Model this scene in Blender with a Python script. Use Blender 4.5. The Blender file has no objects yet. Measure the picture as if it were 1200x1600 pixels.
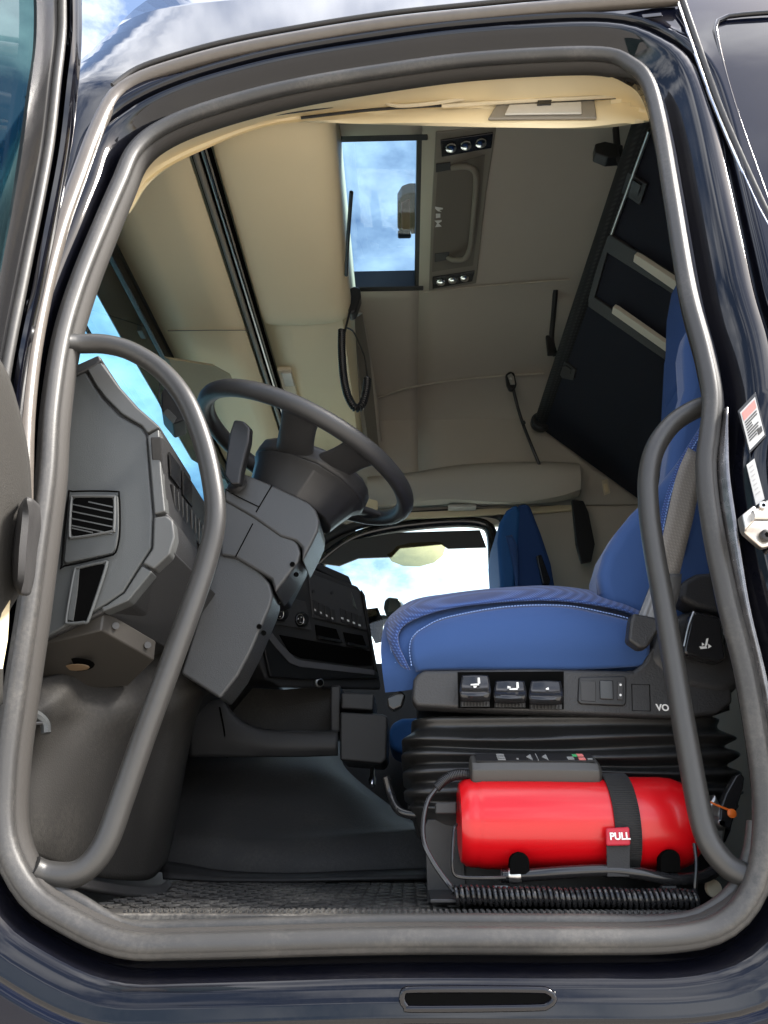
import bpy, bmesh, math, random
from mathutils import Vector, Matrix
random.seed(4)
R_ = math.radians
sc = bpy.context.scene
COL = sc.collection
# ------------------------------------------------------------------ camera
PITCH, YAW, FPX = R_(22.0), R_(1.6), 1202.0
CAM = Vector((0.0, -1.1, 0.13))
cd = bpy.data.cameras.new('camera'); cam = bpy.data.objects.new('camera', cd); COL.objects.link(cam)
cam.location = CAM; cam.rotation_euler = (math.pi/2+PITCH, 0, YAW)
cd.sensor_fit = 'VERTICAL'; cd.sensor_height = 36.0; cd.lens = 36.0*FPX/1600.0
cd.clip_start = 0.02; cd.clip_end = 2000
sc.camera = cam
# ------------------------------------------------------------------ sky, sun, exposure
SUN_EL, SUN_AZ = R_(48), R_(95)        # azimuth measured from +Y (across the cab) towards +X (rear of the truck)
w = bpy.data.worlds.new('World'); sc.world = w; w.use_nodes = True
nt = w.node_tree; bg = nt.nodes['Background']
sky = nt.nodes.new('ShaderNodeTexSky'); sky.sky_type = 'NISHITA'; sky.sun_disc = False
sky.sun_elevation = SUN_EL; sky.sun_rotation = SUN_AZ; sky.air_density = 1.0; sky.dust_density = 2.5
tc = nt.nodes.new('ShaderNodeTexCoord'); nz = nt.nodes.new('ShaderNodeTexNoise')
nz.inputs['Scale'].default_value = 3.2; nz.inputs['Detail'].default_value = 9; nz.inputs['Roughness'].default_value = 0.58
mp = nt.nodes.new('ShaderNodeMapping'); mp.inputs['Scale'].default_value = (1, 1, 1.8); mp.inputs['Location'].default_value = (3.3, 5.2, 1.9)
cr = nt.nodes.new('ShaderNodeValToRGB'); cr.color_ramp.elements[0].position = 0.43; cr.color_ramp.elements[1].position = 0.74
mx = nt.nodes.new('ShaderNodeMix'); mx.data_type = 'RGBA'
nt.links.new(tc.outputs['Generated'], mp.inputs['Vector']); nt.links.new(mp.outputs['Vector'], nz.inputs['Vector'])
nt.links.new(nz.outputs['Fac'], cr.inputs['Fac']); nt.links.new(cr.outputs['Color'], mx.inputs['Factor'])
nt.links.new(sky.outputs['Color'], mx.inputs[6]); mx.inputs[7].default_value = (13.0, 13.0, 13.2, 1)
nt.links.new(mx.outputs[2], bg.inputs['Color']); bg.inputs['Strength'].default_value = 0.12
sd = bpy.data.lights.new('sun', 'SUN'); sun = bpy.data.objects.new('sun', sd); COL.objects.link(sun)
sd.energy = 4.0; sd.angle = R_(12); sd.color = (1.0, 0.95, 0.88)
sdir = Vector((math.sin(SUN_AZ)*math.cos(SUN_EL), math.cos(SUN_AZ)*math.cos(SUN_EL), math.sin(SUN_EL)))
sun.rotation_euler = sdir.to_track_quat('Z', 'Y').to_euler()
sc.view_settings.view_transform = 'Standard'; sc.view_settings.look = 'None'; sc.view_settings.gamma = 1
sc.view_settings.exposure = 1.72; sc.view_settings.use_curve_mapping = False
sc.render.engine = 'CYCLES'; sc.cycles.use_denoising = True; sc.cycles.max_bounces = 10
sc.cycles.diffuse_bounces = 5; sc.cycles.glossy_bounces = 5; sc.cycles.transparent_max_bounces = 12
sc.cycles.caustics_reflective = False; sc.cycles.caustics_refractive = False; sc.cycles.sample_clamp_indirect = 6
# ------------------------------------------------------------------ pixel -> point on a real plane of the cab
F_ = Vector((-math.sin(YAW)*math.cos(PITCH), math.cos(YAW)*math.cos(PITCH), math.sin(PITCH)))
RT = Vector((math.cos(YAW), math.sin(YAW), 0)); UP = RT.cross(F_)
def P(px, py, Y=None, X=None, Z=None):
    d = F_ + RT*((px-600)/FPX) + UP*((800-py)/FPX)
    if Y is not None: t = (Y-CAM.y)/d.y
    elif X is not None: t = (X-CAM.x)/d.x
    else: t = (Z-CAM.z)/d.z
    return CAM + d*t
def side_y(z): return 0.14*max(0.0, z-0.75)          # the cab side leans inwards above the belt line
def PS(px, py, off=0.0):
    y = 0.0
    for _ in range(12): y = side_y(P(px, py, Y=y).z)+off
    return P(px, py, Y=y)
def PL(pts): return [P(a, b, Y=c) for a, b, c in pts]
# ------------------------------------------------------------------ materials
def mat(name, col, rough=0.5, metal=0.0, coat=0.0, grain=0.0, gscale=400, var=0.0, vscale=6, spec=0.5, weave=None, sheen=0.0, dust=0.0):
    m = bpy.data.materials.new(name); m.use_nodes = True; n = m.node_tree; b = n.nodes['Principled BSDF']
    b.inputs['Base Color'].default_value = (*col, 1); b.inputs['Roughness'].default_value = rough
    b.inputs['Metallic'].default_value = metal; b.inputs['Coat Weight'].default_value = coat; b.inputs['Coat Roughness'].default_value = 0.03
    b.inputs['Specular IOR Level'].default_value = spec; b.inputs['Sheen Weight'].default_value = sheen
    t = n.nodes.new('ShaderNodeTexCoord')
    src = None
    if var > 0:
        z = n.nodes.new('ShaderNodeTexNoise'); z.inputs['Scale'].default_value = vscale; z.inputs['Detail'].default_value = 6; z.inputs['Roughness'].default_value = 0.65
        n.links.new(t.outputs['Object'], z.inputs['Vector'])
        mi = n.nodes.new('ShaderNodeMix'); mi.data_type = 'RGBA'
        mi.inputs[6].default_value = (*[c*(1-var) for c in col], 1); mi.inputs[7].default_value = (*[min(1, c*(1+var)) for c in col], 1)
        n.links.new(z.outputs['Fac'], mi.inputs['Factor']); src = mi.outputs[2]
        rr = n.nodes.new('ShaderNodeMapRange'); rr.inputs['To Min'].default_value = max(0.02, rough*(1-var*0.8)); rr.inputs['To Max'].default_value = min(1, rough*(1+var*0.8))
        n.links.new(z.outputs['Fac'], rr.inputs['Value']); n.links.new(rr.outputs['Result'], b.inputs['Roughness'])
    if dust > 0:
        z2 = n.nodes.new('ShaderNodeTexNoise'); z2.inputs['Scale'].default_value = 140; z2.inputs['Detail'].default_value = 8; z2.inputs['Roughness'].default_value = 0.75
        z3 = n.nodes.new('ShaderNodeTexNoise'); z3.inputs['Scale'].default_value = 7; z3.inputs['Detail'].default_value = 4
        n.links.new(t.outputs['Object'], z2.inputs['Vector']); n.links.new(t.outputs['Object'], z3.inputs['Vector'])
        mu = n.nodes.new('ShaderNodeMath'); mu.operation = 'MULTIPLY'; n.links.new(z2.outputs['Fac'], mu.inputs[0]); n.links.new(z3.outputs['Fac'], mu.inputs[1])
        r2 = n.nodes.new('ShaderNodeMapRange'); r2.inputs['From Min'].default_value = 0.24; r2.inputs['From Max'].default_value = 0.42; r2.inputs['To Max'].default_value = dust
        n.links.new(mu.outputs[0], r2.inputs['Value'])
        m2 = n.nodes.new('ShaderNodeMix'); m2.data_type = 'RGBA'; m2.inputs[7].default_value = (0.36, 0.33, 0.28, 1)
        if src: n.links.new(src, m2.inputs[6])
        else: m2.inputs[6].default_value = (*col, 1)
        n.links.new(r2.outputs['Result'], m2.inputs['Factor']); src = m2.outputs[2]
    hgt = None
    if weave:
        c2, ws, rot = weave
        outs = []
        for k, rz in enumerate((rot, rot+1.2)):
            mp_ = n.nodes.new('ShaderNodeMapping'); mp_.inputs['Rotation'].default_value = (0.0, rz, 0.5*k)
            wv = n.nodes.new('ShaderNodeTexWave'); wv.inputs['Scale'].default_value = ws; wv.inputs['Distortion'].default_value = 0.6
            n.links.new(t.outputs['Object'], mp_.inputs['Vector']); n.links.new(mp_.outputs['Vector'], wv.inputs['Vector']); outs.append(wv.outputs['Fac'])
        mm = n.nodes.new('ShaderNodeMath'); mm.operation = 'MULTIPLY'; n.links.new(outs[0], mm.inputs[0]); n.links.new(outs[1], mm.inputs[1])
        mw = n.nodes.new('ShaderNodeMix'); mw.data_type = 'RGBA'; mw.inputs[6].default_value = (*col, 1); mw.inputs[7].default_value = (*c2, 1)
        n.links.new(mm.outputs[0], mw.inputs['Factor']); src = mw.outputs[2]; hgt = mm.outputs[0]
    if src: n.links.new(src, b.inputs['Base Color'])
    if grain > 0 or hgt:
        bp = n.nodes.new('ShaderNodeBump'); bp.inputs['Strength'].default_value = grain if grain > 0 else 0.4; bp.inputs['Distance'].default_value = 0.001
        if hgt is None:
            g = n.nodes.new('ShaderNodeTexNoise'); g.inputs['Scale'].default_value = gscale; g.inputs['Detail'].default_value = 3
            n.links.new(t.outputs['Object'], g.inputs['Vector']); hgt = g.outputs['Fac']
        n.links.new(hgt, bp.inputs['Height']); n.links.new(bp.outputs['Normal'], b.inputs['Normal'])
    return m
def glass(name, tint, refl=1.0):
    m = bpy.data.materials.new(name); m.use_nodes = True; n = m.node_tree; n.nodes.clear()
    o = n.nodes.new('ShaderNodeOutputMaterial'); tr = n.nodes.new('ShaderNodeBsdfTransparent'); gl = n.nodes.new('ShaderNodeBsdfGlossy')
    fr = n.nodes.new('ShaderNodeFresnel'); fr.inputs['IOR'].default_value = 1.5; mi = n.nodes.new('ShaderNodeMixShader')
    tr.inputs['Color'].default_value = (*tint, 1); gl.inputs['Roughness'].default_value = 0.02; gl.inputs['Color'].default_value = (refl,)*3+(1,)
    ge = n.nodes.new('ShaderNodeNewGeometry'); sb_ = n.nodes.new('ShaderNodeMath'); sb_.operation = 'SUBTRACT'; sb_.inputs[0].default_value = 1.0
    ml = n.nodes.new('ShaderNodeMath'); ml.operation = 'MULTIPLY'
    n.links.new(ge.outputs['Backfacing'], sb_.inputs[1]); n.links.new(sb_.outputs[0], ml.inputs[0]); n.links.new(fr.outputs['Fac'], ml.inputs[1])
    n.links.new(ml.outputs[0], mi.inputs['Fac']); n.links.new(tr.outputs['BSDF'], mi.inputs[1]); n.links.new(gl.outputs['BSDF'], mi.inputs[2])
    n.links.new(mi.outputs['Shader'], o.inputs['Surface'])
    return m
PAINT = mat('navy_paint', (0.0028, 0.0030, 0.0055), 0.05, 0.0, 0.3, var=0.2, vscale=30, spec=0.3)
PAINTD = mat('navy_paint_dusty', (0.0026, 0.0028, 0.005), 0.06, 0.0, 0.2, var=0.3, vscale=24, spec=0.3, dust=0.012)
RUBBER = mat('grey_rubber_seal', (0.034, 0.033, 0.032), 0.48, grain=0.2, gscale=500, var=0.12, vscale=14, dust=0.10)
RUBBERD = mat('dark_rubber', (0.022, 0.021, 0.021), 0.62, grain=0.2, gscale=700, var=0.3, vscale=30)
TUBE = mat('satin_grey_handle', (0.034, 0.033, 0.0315), 0.36, grain=0.2, gscale=1500, var=0.12, vscale=25)
DASH = mat('mid_grey_dash_plastic', (0.080, 0.085, 0.085), 0.46, grain=0.4, gscale=900, var=0.10, vscale=5)
DASHL = mat('light_grey_dash_trim', (0.095, 0.098, 0.097), 0.42, grain=0.15, gscale=1400, var=0.08, vscale=9)
DASHD = mat('charcoal_plastic', (0.030, 0.030, 0.031), 0.5, grain=0.3, gscale=1100, var=0.12, vscale=12)
COLM = mat('column_plastic', (0.056, 0.057, 0.058), 0.30, grain=0.4, gscale=700, var=0.1, vscale=12)
WHEELM = mat('wheel_leather_plastic', (0.028, 0.028, 0.029), 0.42, grain=0.3, gscale=1300, var=0.15, vscale=20)
KICK = mat('brown_grey_moulded_panel', (0.030, 0.028, 0.0255), 0.55, spec=0.35, grain=0.6, gscale=420, var=0.14, vscale=6, dust=0.06)
TUNNEL = mat('charcoal_tunnel_cover', (0.046, 0.045, 0.045), 0.62, spec=0.3, grain=0.9, gscale=300, var=0.15, vscale=6, dust=0.08)
MATM = mat('dusty_floor_mat', (0.035, 0.033, 0.031), 0.62, grain=0.5, gscale=200, var=0.35, vscale=10, dust=0.45)
CREAM = mat('cream_lining_plastic', (0.82, 0.70, 0.46), 0.55, grain=0.2, gscale=900, var=0.05, vscale=4)
CREAML = mat('pale_cream_plastic', (0.66, 0.58, 0.42), 0.45, var=0.05)
LINING = mat('beige_roof_fabric', (0.48, 0.44, 0.375), 0.85, grain=0.3, gscale=700, var=0.07, vscale=3)
GREYP = mat('grey_beige_console_plastic', (0.22, 0.20, 0.165), 0.5, grain=0.2, gscale=900)
BLACK = mat('black_plastic', (0.012, 0.012, 0.013), 0.4, grain=0.2, gscale=900, var=0.2, vscale=20)
BLACKT = mat('black_textured_plastic', (0.022, 0.022, 0.023), 0.48, grain=0.9, gscale=330)
BLACKG = mat('gloss_black_plastic', (0.014, 0.014, 0.015), 0.18)
BELLOW = mat('black_vinyl_bellows', (0.014, 0.014, 0.014), 0.36, grain=0.2, gscale=300)
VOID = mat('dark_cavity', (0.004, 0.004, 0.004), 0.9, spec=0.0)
BLUE = mat('blue_seat_cloth', (0.015, 0.056, 0.185), 0.8, grain=0.35, gscale=900, var=0.06, vscale=8, sheen=0.2)
WOVEN = mat('woven_blue_cloth', (0.008, 0.03, 0.13), 0.8, weave=((0.07, 0.145, 0.40), 72, 0.5), sheen=0.2)
BLUED = mat('dark_blue_cloth', (0.008, 0.04, 0.15), 0.85, grain=0.3, gscale=900)
BLUEP = mat('window_lit_blue_cloth', (0.012, 0.085, 0.26), 0.8, grain=0.3, gscale=900)  # brighter and more cyan: window light put into the cloth colour
STITCH = mat('light_blue_thread', (0.22, 0.34, 0.66), 0.8)
BUNK = mat('navy_bunk_cloth', (0.0045, 0.006, 0.014), 0.9, grain=0.3, gscale=800)
NET = mat('black_net', (0.008, 0.008, 0.009), 0.9, weave=((0.03, 0.03, 0.03), 30, 0.4))
RED = mat('red_gloss_enamel', (0.56, 0.003, 0.007), 0.30, coat=0.2, grain=0.04, gscale=60)
REDT = mat('red_cloth_tag', (0.42, 0.012, 0.03), 0.6)
WEB = mat('black_webbing', (0.016, 0.016, 0.017), 0.75, grain=0.5, gscale=500)
BELT = mat('grey_belt_webbing', (0.20, 0.182, 0.162), 0.6, weave=((0.25, 0.23, 0.205), 60, 0.1))
CLEARP = mat('translucent_belt_sleeve', (0.12, 0.12, 0.12), 0.2, spec=0.8)
STEEL = mat('brushed_steel', (0.55, 0.54, 0.52), 0.32, 1.0, var=0.15, vscale=60)
NICKEL = mat('nickel_striker', (0.62, 0.58, 0.53), 0.35, 1.0, var=0.2, vscale=40, grain=0.1, gscale=300)
CHROME = mat('chrome', (0.8, 0.8, 0.8), 0.1, 1.0)
WHITE = mat('white_print', (0.75, 0.75, 0.73), 0.6)
STICK = mat('sticker_paper', (0.45, 0.45, 0.44), 0.4, var=0.1)
PRINTK = mat('black_print', (0.02, 0.02, 0.02), 0.6)
PRINTR = mat('red_print', (0.65, 0.18, 0.16), 0.6)
ORANGE = mat('orange_plastic', (0.75, 0.16, 0.02), 0.4)
GREEN = mat('green_print', (0.05, 0.35, 0.12), 0.5)
LENS = mat('lamp_lens', (0.50, 0.48, 0.43), 0.18, spec=0.8, var=0.1, vscale=60)
REFL = mat('lamp_reflector', (0.75, 0.75, 0.75), 0.15, 1.0)
WINDS = glass('windscreen_glass', (0.42, 0.63, 0.72))
HATCHG = glass('tinted_hatch_glass', (0.48, 0.60, 0.68))
SIDEG = glass('side_glass', (0.86, 0.94, 0.94))
SMOKE = mat('smoked_visor', (0.07, 0.068, 0.055), 0.25, var=0.4, vscale=14)  # opaque olive grey also stands in for reflections on the tinted panel
YELLOWG = glass('clear_yellow_tint', (0.72, 0.66, 0.48))
GROUND = mat('pale_bounce_ground', (0.42, 0.39, 0.345), 0.85, grain=0.5, gscale=30, var=0.2, vscale=0.6)  # unseen ground, made pale to bounce sunlight up into the cab
# ------------------------------------------------------------------ builders
ROOTS = {}
def thing(name, label, cat, loc=(0, 0, 0), group=None):
    o = bpy.data.objects.new(name, None); COL.objects.link(o); o.location = loc; o.empty_display_size = 0.1
    o['label'] = label; o['category'] = cat
    if group: o['group'] = group
    return o
def link(name, me, m, parent=None, bevel=0.0, seg=3, sub=0, solid=0.0, soff=0.0, smooth=True, label=None):
    o = bpy.data.objects.new(name, me); COL.objects.link(o)
    if m is not None: me.materials.append(m)
    if smooth: me.polygons.foreach_set('use_smooth', [True]*len(me.polygons))
    if solid:
        md = o.modifiers.new('solid', 'SOLIDIFY'); md.thickness = solid; md.offset = soff
    if bevel:
        md = o.modifiers.new('bevel', 'BEVEL'); md.width = bevel; md.segments = seg; md.limit_method = 'ANGLE'; md.angle_limit = R_(28); md.harden_normals = True
    if sub:
        md = o.modifiers.new('sub', 'SUBSURF'); md.levels = sub; md.render_levels = sub
    if not bevel and not sub and smooth: me.set_sharp_from_angle(angle=R_(40))
    if parent is not None:
        o.parent = parent
        o.location = -parent.matrix_basis.translation if parent.parent is None and parent.type == 'EMPTY' else (0, 0, 0)
    if label: o['label'] = label
    return o
def mesh(vs, fs):
    me = bpy.data.meshes.new('m'); me.from_pydata([tuple(v) for v in vs], [], fs); me.validate()
    bm = bmesh.new(); bm.from_mesh(me); bmesh.ops.recalc_face_normals(bm, faces=bm.faces); bm.to_mesh(me); bm.free()
    return me
def prism(name, pts, ext, m, parent=None, **k):
    pts = [Vector(p) for p in pts]; n = len(pts); ext = Vector(ext)
    vs = pts + [p+ext for p in pts]
    fs = [tuple(range(n)), tuple(range(2*n-1, n-1, -1))] + [(i, (i+1) % n, n+(i+1) % n, n+i) for i in range(n)]
    return link(name, mesh(vs, fs), m, parent, **k)
def box(name, c, s, m, parent=None, rot=None, **k):
    c = Vector(c); M = rot if rot is not None else Matrix.Identity(3)
    vs = [c + M @ Vector((sx*s[0]/2, sy*s[1]/2, sz*s[2]/2)) for sx in (-1, 1) for sy in (-1, 1) for sz in (-1, 1)]
    fs = [(0, 1, 3, 2), (4, 6, 7, 5), (0, 4, 5, 1), (2, 3, 7, 6), (0, 2, 6, 4), (1, 5, 7, 3)]
    return link(name, mesh(vs, fs), m, parent, **k)
def cat_rom(pts, n, closed=False):
    pts = [Vector(p) for p in pts]; L = len(pts)
    def g(i): return pts[i % L] if closed else (pts[i] if 0 <= i < L else (pts[0]*2-pts[1] if i < 0 else pts[-1]*2-pts[-2]))
    segs = L if closed else L-1
    dense = []
    for i in range(segs):
        p0, p1, p2, p3 = g(i-1), g(i), g(i+1), g(i+2)
        for j in range(14):
            t = j/14.0
            dense.append(0.5*((2*p1)+(p2-p0)*t+(2*p0-5*p1+4*p2-p3)*t*t+(3*p1-p0-3*p2+p3)*t**3))
    if not closed: dense.append(pts[-1].copy())
    d = dense + ([dense[0]] if closed else [])
    acc = [0.0]
    for a, b in zip(d, d[1:]): acc.append(acc[-1]+(b-a).length)
    out = []; j = 0; cnt = n if closed else n-1
    for i in range(n):
        s = acc[-1]*i/cnt
        while j < len(acc)-2 and acc[j+1] < s: j += 1
        L_ = acc[j+1]-acc[j]; t = 0 if L_ < 1e-9 else (s-acc[j])/L_
        out.append(d[j].lerp(d[j+1], max(0, min(1, t))))
    return out
def lin(pts, n):
    pts = [Vector(p) for p in pts]; acc = [0.0]
    for a, b in zip(pts, pts[1:]): acc.append(acc[-1]+(b-a).length)
    out = []
    for i in range(n):
        s = acc[-1]*i/(n-1); j = 0
        while j < len(acc)-2 and acc[j+1] < s: j += 1
        out.append(pts[j].lerp(pts[j+1], min(1, max(0, (s-acc[j])/max(1e-9, acc[j+1]-acc[j])))))
    return out
def sweep(pts, r, seg=12, closed=False, prof=None, up=None):
    n = len(pts); vs = []; fs = []
    pr = prof or [(math.cos(2*math.pi*k/seg), math.sin(2*math.pi*k/seg)) for k in range(seg)]; seg = len(pr)
    T = []
    for i in range(n):
        a = pts[(i-1) % n] if closed or i > 0 else pts[i]; b = pts[(i+1) % n] if closed or i < n-1 else pts[i]
        T.append((b-a).normalized())
    N = (Vector(up) if up is not None else (Vector((0, 0, 1)) if abs(T[0].z) < 0.8 else Vector((0, 1, 0))))
    for i in range(n):
        if up is not None: N = Vector(up)
        N = (N-T[i]*N.dot(T[i])).normalized(); B = T[i].cross(N)
        rr = r(i/(n-1)) if callable(r) else r
        for (a, b) in pr: vs.append(pts[i]+N*(a*rr)+B*(b*rr))
    m = n if closed else n-1
    for i in range(m):
        for k in range(seg):
            i2 = (i+1) % n; k2 = (k+1) % seg
            fs.append((i*seg+k, i*seg+k2, i2*seg+k2, i2*seg+k))
    if not closed: fs += [tuple(range(seg-1, -1, -1)), tuple((n-1)*seg+k for k in range(seg))]
    return vs, fs
def tube(name, pts, r, m, parent=None, n=40, seg=12, closed=False, straight=False, prof=None, up=None, **k):
    q = cat_rom(pts, n, closed) if not straight else [Vector(p) for p in pts]
    return link(name, mesh(*sweep(q, r, seg, closed, prof, up)), m, parent, **k)
def grid(rows, closed_u=False, caps=False):
    n = len(rows[0]); vs = [v for r in rows for v in r]; fs = []
    for i in range(len(rows)-1):
        for j in range(n if closed_u else n-1):
            j2 = (j+1) % n; fs.append((i*n+j, i*n+j2, (i+1)*n+j2, (i+1)*n+j))
    if caps: fs += [tuple(range(n-1, -1, -1)), tuple((len(rows)-1)*n+j for j in range(n))]
    return mesh(vs, fs)
def sheet(name, rows, m, parent=None, nu=30, nv=None, **k):
    rs = [cat_rom(r, nu) for r in rows]
    if nv:
        cols = [cat_rom([r[j] for r in rs], nv) for j in range(nu)]
        rs = [[cols[j][i] for j in range(nu)] for i in range(nv)]
    return link(name, grid(rs), m, parent, **k)
def lathe(name, c, axis, prof, m, parent=None, seg=32, **k):
    axis = Vector(axis).normalized(); a = axis.orthogonal().normalized(); b = axis.cross(a); c = Vector(c)
    rows = [[c+axis*h+(a*math.cos(2*math.pi*j/seg)+b*math.sin(2*math.pi*j/seg))*r for j in range(seg)] for h, r in prof]
    return link(name, grid(rows, True, True), m, parent, **k)
def text(name, s, origin, ex, ey, size, m, parent=None, depth=0.0006, bold=0.0):
    cu = bpy.data.curves.new('t', 'FONT'); cu.body = s; cu.size = size; cu.extrude = depth; cu.offset = bold
    o = bpy.data.objects.new('t', cu); COL.objects.link(o); bpy.context.view_layer.update()
    me = bpy.data.meshes.new_from_object(o.evaluated_get(bpy.context.evaluated_depsgraph_get()))
    bpy.data.objects.remove(o); ex = Vector(ex).normalized(); ey = Vector(ey).normalized(); ez = ex.cross(ey); og = Vector(origin)
    for v in me.vertices: v.co = og+ex*v.co.x+ey*v.co.y+ez*v.co.z
    me.materials.clear()
    return link(name, me, m, parent, smooth=False)
def joined(name, parts, m, parent=None, **k):
    vs = []; fs = []
    for v, f in parts:
        o = len(vs); vs += v; fs += [tuple(i+o for i in q) for q in f]
    return link(name, mesh(vs, fs), m, parent, **k)
def boxvf(c, s, M=None):
    c = Vector(c); M = M or Matrix.Identity(3)
    vs = [c + M @ Vector((sx*s[0]/2, sy*s[1]/2, sz*s[2]/2)) for sx in (-1, 1) for sy in (-1, 1) for sz in (-1, 1)]
    return vs, [(0, 1, 3, 2), (4, 6, 7, 5), (0, 4, 5, 1), (2, 3, 7, 6), (0, 2, 6, 4), (1, 5, 7, 3)]
def dashes(name, pts, r, m, parent, n, duty=0.6):
    q = cat_rom(pts, n*4); parts = []
    for i in range(n-1):
        a = q[i*4]; b = q[i*4].lerp(q[i*4+4], duty); parts.append(sweep([a, b], r, 5))
    return joined(name, parts, m, parent)
VX, VY, VZ = Vector((1, 0, 0)), Vector((0, 1, 0)), Vector((0, 0, 1))

# ================================================================== GROUND
g = box('ground', (0, 0, -1.35), (600, 600, 0.1), GROUND, smooth=False); g['kind'] = 'structure'

# ================================================================== TRUCK CAB
cab = thing('truck_cab', 'navy truck cab with open door hole, grey rubber seals and cream lined interior', 'truck', (0, 0.0, -0.6))
S = [(8,1310),(45,1390),(100,1432),(190,1472),(300,1475),(600,1467),(900,1467),(1050,1464),(1130,1443),(1178,1385),(1193,1300),
     (1188,1200),(1163,1050),(1135,940),(1109,810),(1101,730),(1107,675),(1111,620),(1098,550),(1072,450),(1047,300),(1030,200),
     (1012,132),(985,102),(930,85),(750,93),(600,112),(450,138),(330,170),(255,200),(212,234),(188,285),(160,350),(124,440),(97,530),
     (80,640),(73,740),(60,840),(45,950),(25,1080),(9,1200)]
# offsets (m) of jamb rings outward from the seal centre: channel, ridge and flange, per control point
def reg(k):
    if k <= 1: return (0.03, 0.045, 0.062)
    if k <= 8: return (0.028, 0.045, 0.062)
    if k <= 10: return (0.03, 0.05, 0.07)
    if k <= 17: return (0.036, 0.058, 0.085)
    if k <= 22: return (0.045, 0.068, 0.105)
    if k <= 23: return (0.048, 0.070, 0.10)
    if k <= 28: return (0.050, 0.068, 0.085)
    if k <= 30: return (0.042, 0.058, 0.075)
    return (0.027, 0.038, 0.050)
NS = 260
S3 = [PS(a, b) for a, b in S]
loop = cat_rom(S3, NS, True)
def interp_reg():
    # carry the per-point offsets along the same arc length
    out = []
    for p in loop:
        best = sorted(range(len(S3)), key=lambda i: (S3[i]-p).length)[:3]
        ws = [1/((S3[i]-p).length+0.02) for i in best]; t = sum(ws)
        out.append([sum(reg(i)[q]*w_ for i, w_ in zip(best, ws))/t for q in range(3)])
    return out
OFF = interp_reg()
for _ in range(8): OFF = [[(OFF[i-1][q]+OFF[i][q]*2+OFF[(i+1) % NS][q])/4 for q in range(3)] for i in range(NS)]
NRM = []
for i in range(NS):
    t = loop[(i+2) % NS]-loop[i-2]; nn = Vector((t.z, 0, -t.x)).normalized(); NRM.append(nn)
ctr = sum(loop, Vector())/NS
if sum(NRM[i].dot(loop[i]-ctr) for i in range(NS)) < 0: NRM = [-n_ for n_ in NRM]
for _ in range(10): NRM = [(NRM[i-1]+NRM[i]*2+NRM[(i+1) % NS]).normalized() for i in range(NS)]
def ring(fn):
    out = []
    for i in range(NS):
        d, yo = fn(i); p = loop[i]+NRM[i]*d; out.append(Vector((p.x, side_y(p.z)+yo, p.z)))
    return out
RF = [max(0.0, min(1.0, (n_.x-0.55)/0.40)) for n_ in NRM]      # 1 on the rear pillar
GV = [max(RF[i], max(0.0, min(1.0, (NRM[i].z-0.3)/0.3))) for i in range(NS)]
rings = [ring(lambda i: (-0.006*(1-RF[i])+0.004*RF[i], 0.045)), ring(lambda i: (0.006, 0.022)), ring(lambda i: (0.016, 0.016)), ring(lambda i: (OFF[i][0]*0.75, 0.020)), ring(lambda i: (OFF[i][0], 0.012)),
         ring(lambda i: (OFF[i][1]-0.008, -0.012)), ring(lambda i: (OFF[i][1], -0.022)), ring(lambda i: (OFF[i][1]+0.006, -0.026)), ring(lambda i: (OFF[i][2]-0.004, -0.027)), ring(lambda i: (OFF[i][2], -0.030+0.006*GV[i])),
         ring(lambda i: (OFF[i][2]+0.003, -0.031+0.021*GV[i])), ring(lambda i: (OFF[i][2]+0.013, -0.032+0.022*GV[i])), ring(lambda i: (OFF[i][2]+0.016, -0.033+0.007*GV[i])), ring(lambda i: (OFF[i][2]+0.022, -0.034))]
link('door_jamb', grid(rings, True), PAINTD, cab, solid=0.002, soff=0)
# outer skin beyond the jamb
def skin_ring(d, k):
    out = []
    for i in range(NS):
        p = loop[i]+NRM[i]*(OFF[i][2]+d); up = max(0.0, p.z-1.62); dn = max(0.0, -0.10-p.z)
        out.append(Vector((p.x, side_y(p.z)-0.034+0.30*up*up/(up+0.04+0.9*max(0.0, min(1.0, (p.x-0.35)/0.25)))+2.2*max(0.0, -0.66-p.x)**2, p.z)))
    return out
sk = [rings[-1]]+[skin_ring(d, 0.0) for d in (0.035, 0.06, 0.10, 0.16, 0.24, 0.34, 0.46, 0.62, 0.85)]
link('outer_skin', grid(sk, True), mat('navy_body_paint', (0.003, 0.004, 0.010), 0.05, 0.0, 0.12, var=0.15, vscale=30, spec=0.22), cab, solid=0.002, soff=0)
# door seal (inner) and its dark lip
sealprof = [(math.cos(a)*1.0, math.sin(a)*1.0) for a in [2*math.pi*k/14 for k in range(14)]]
def shift(q, d, yo): return [Vector((q[i].x+NRM[i].x*d, q[i].y+yo, q[i].z+NRM[i].z*d)) for i in range(NS)]
def seal_prof():
    out = []
    for k in range(32):
        a = 2*math.pi*k/32; r_ = 1.0-0.16*math.exp(-((a-math.pi*1.16)/0.13)**2)-0.05*math.exp(-((a-math.pi*0.80)/0.25)**2)
        out.append((math.cos(a)*r_, math.sin(a)*r_*1.04))
    return out
tube('door_seal', shift(loop, 0.002, 0.0), 0.0152, RUBBER, cab, closed=True, straight=True, prof=seal_prof(), up=(0, 1, 0))
def shiftv(q, d, yo): return [Vector((q[i].x+NRM[i].x*d*(1-RF[i]), q[i].y+yo*(1-0.6*RF[i]), q[i].z+NRM[i].z*d*(1-RF[i]))) for i in range(NS)]
lipr = [shiftv(loop, -0.007, 0.008), shiftv(loop, -0.013, 0.015), shiftv(loop, -0.016, 0.026), shiftv(loop, -0.015, 0.040)]
link('seal_lip', grid(lipr, True), mat('seal_lip_felt', (0.030, 0.027, 0.024), 0.75, grain=0.5, gscale=700), cab, solid=0.004, soff=0)
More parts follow.
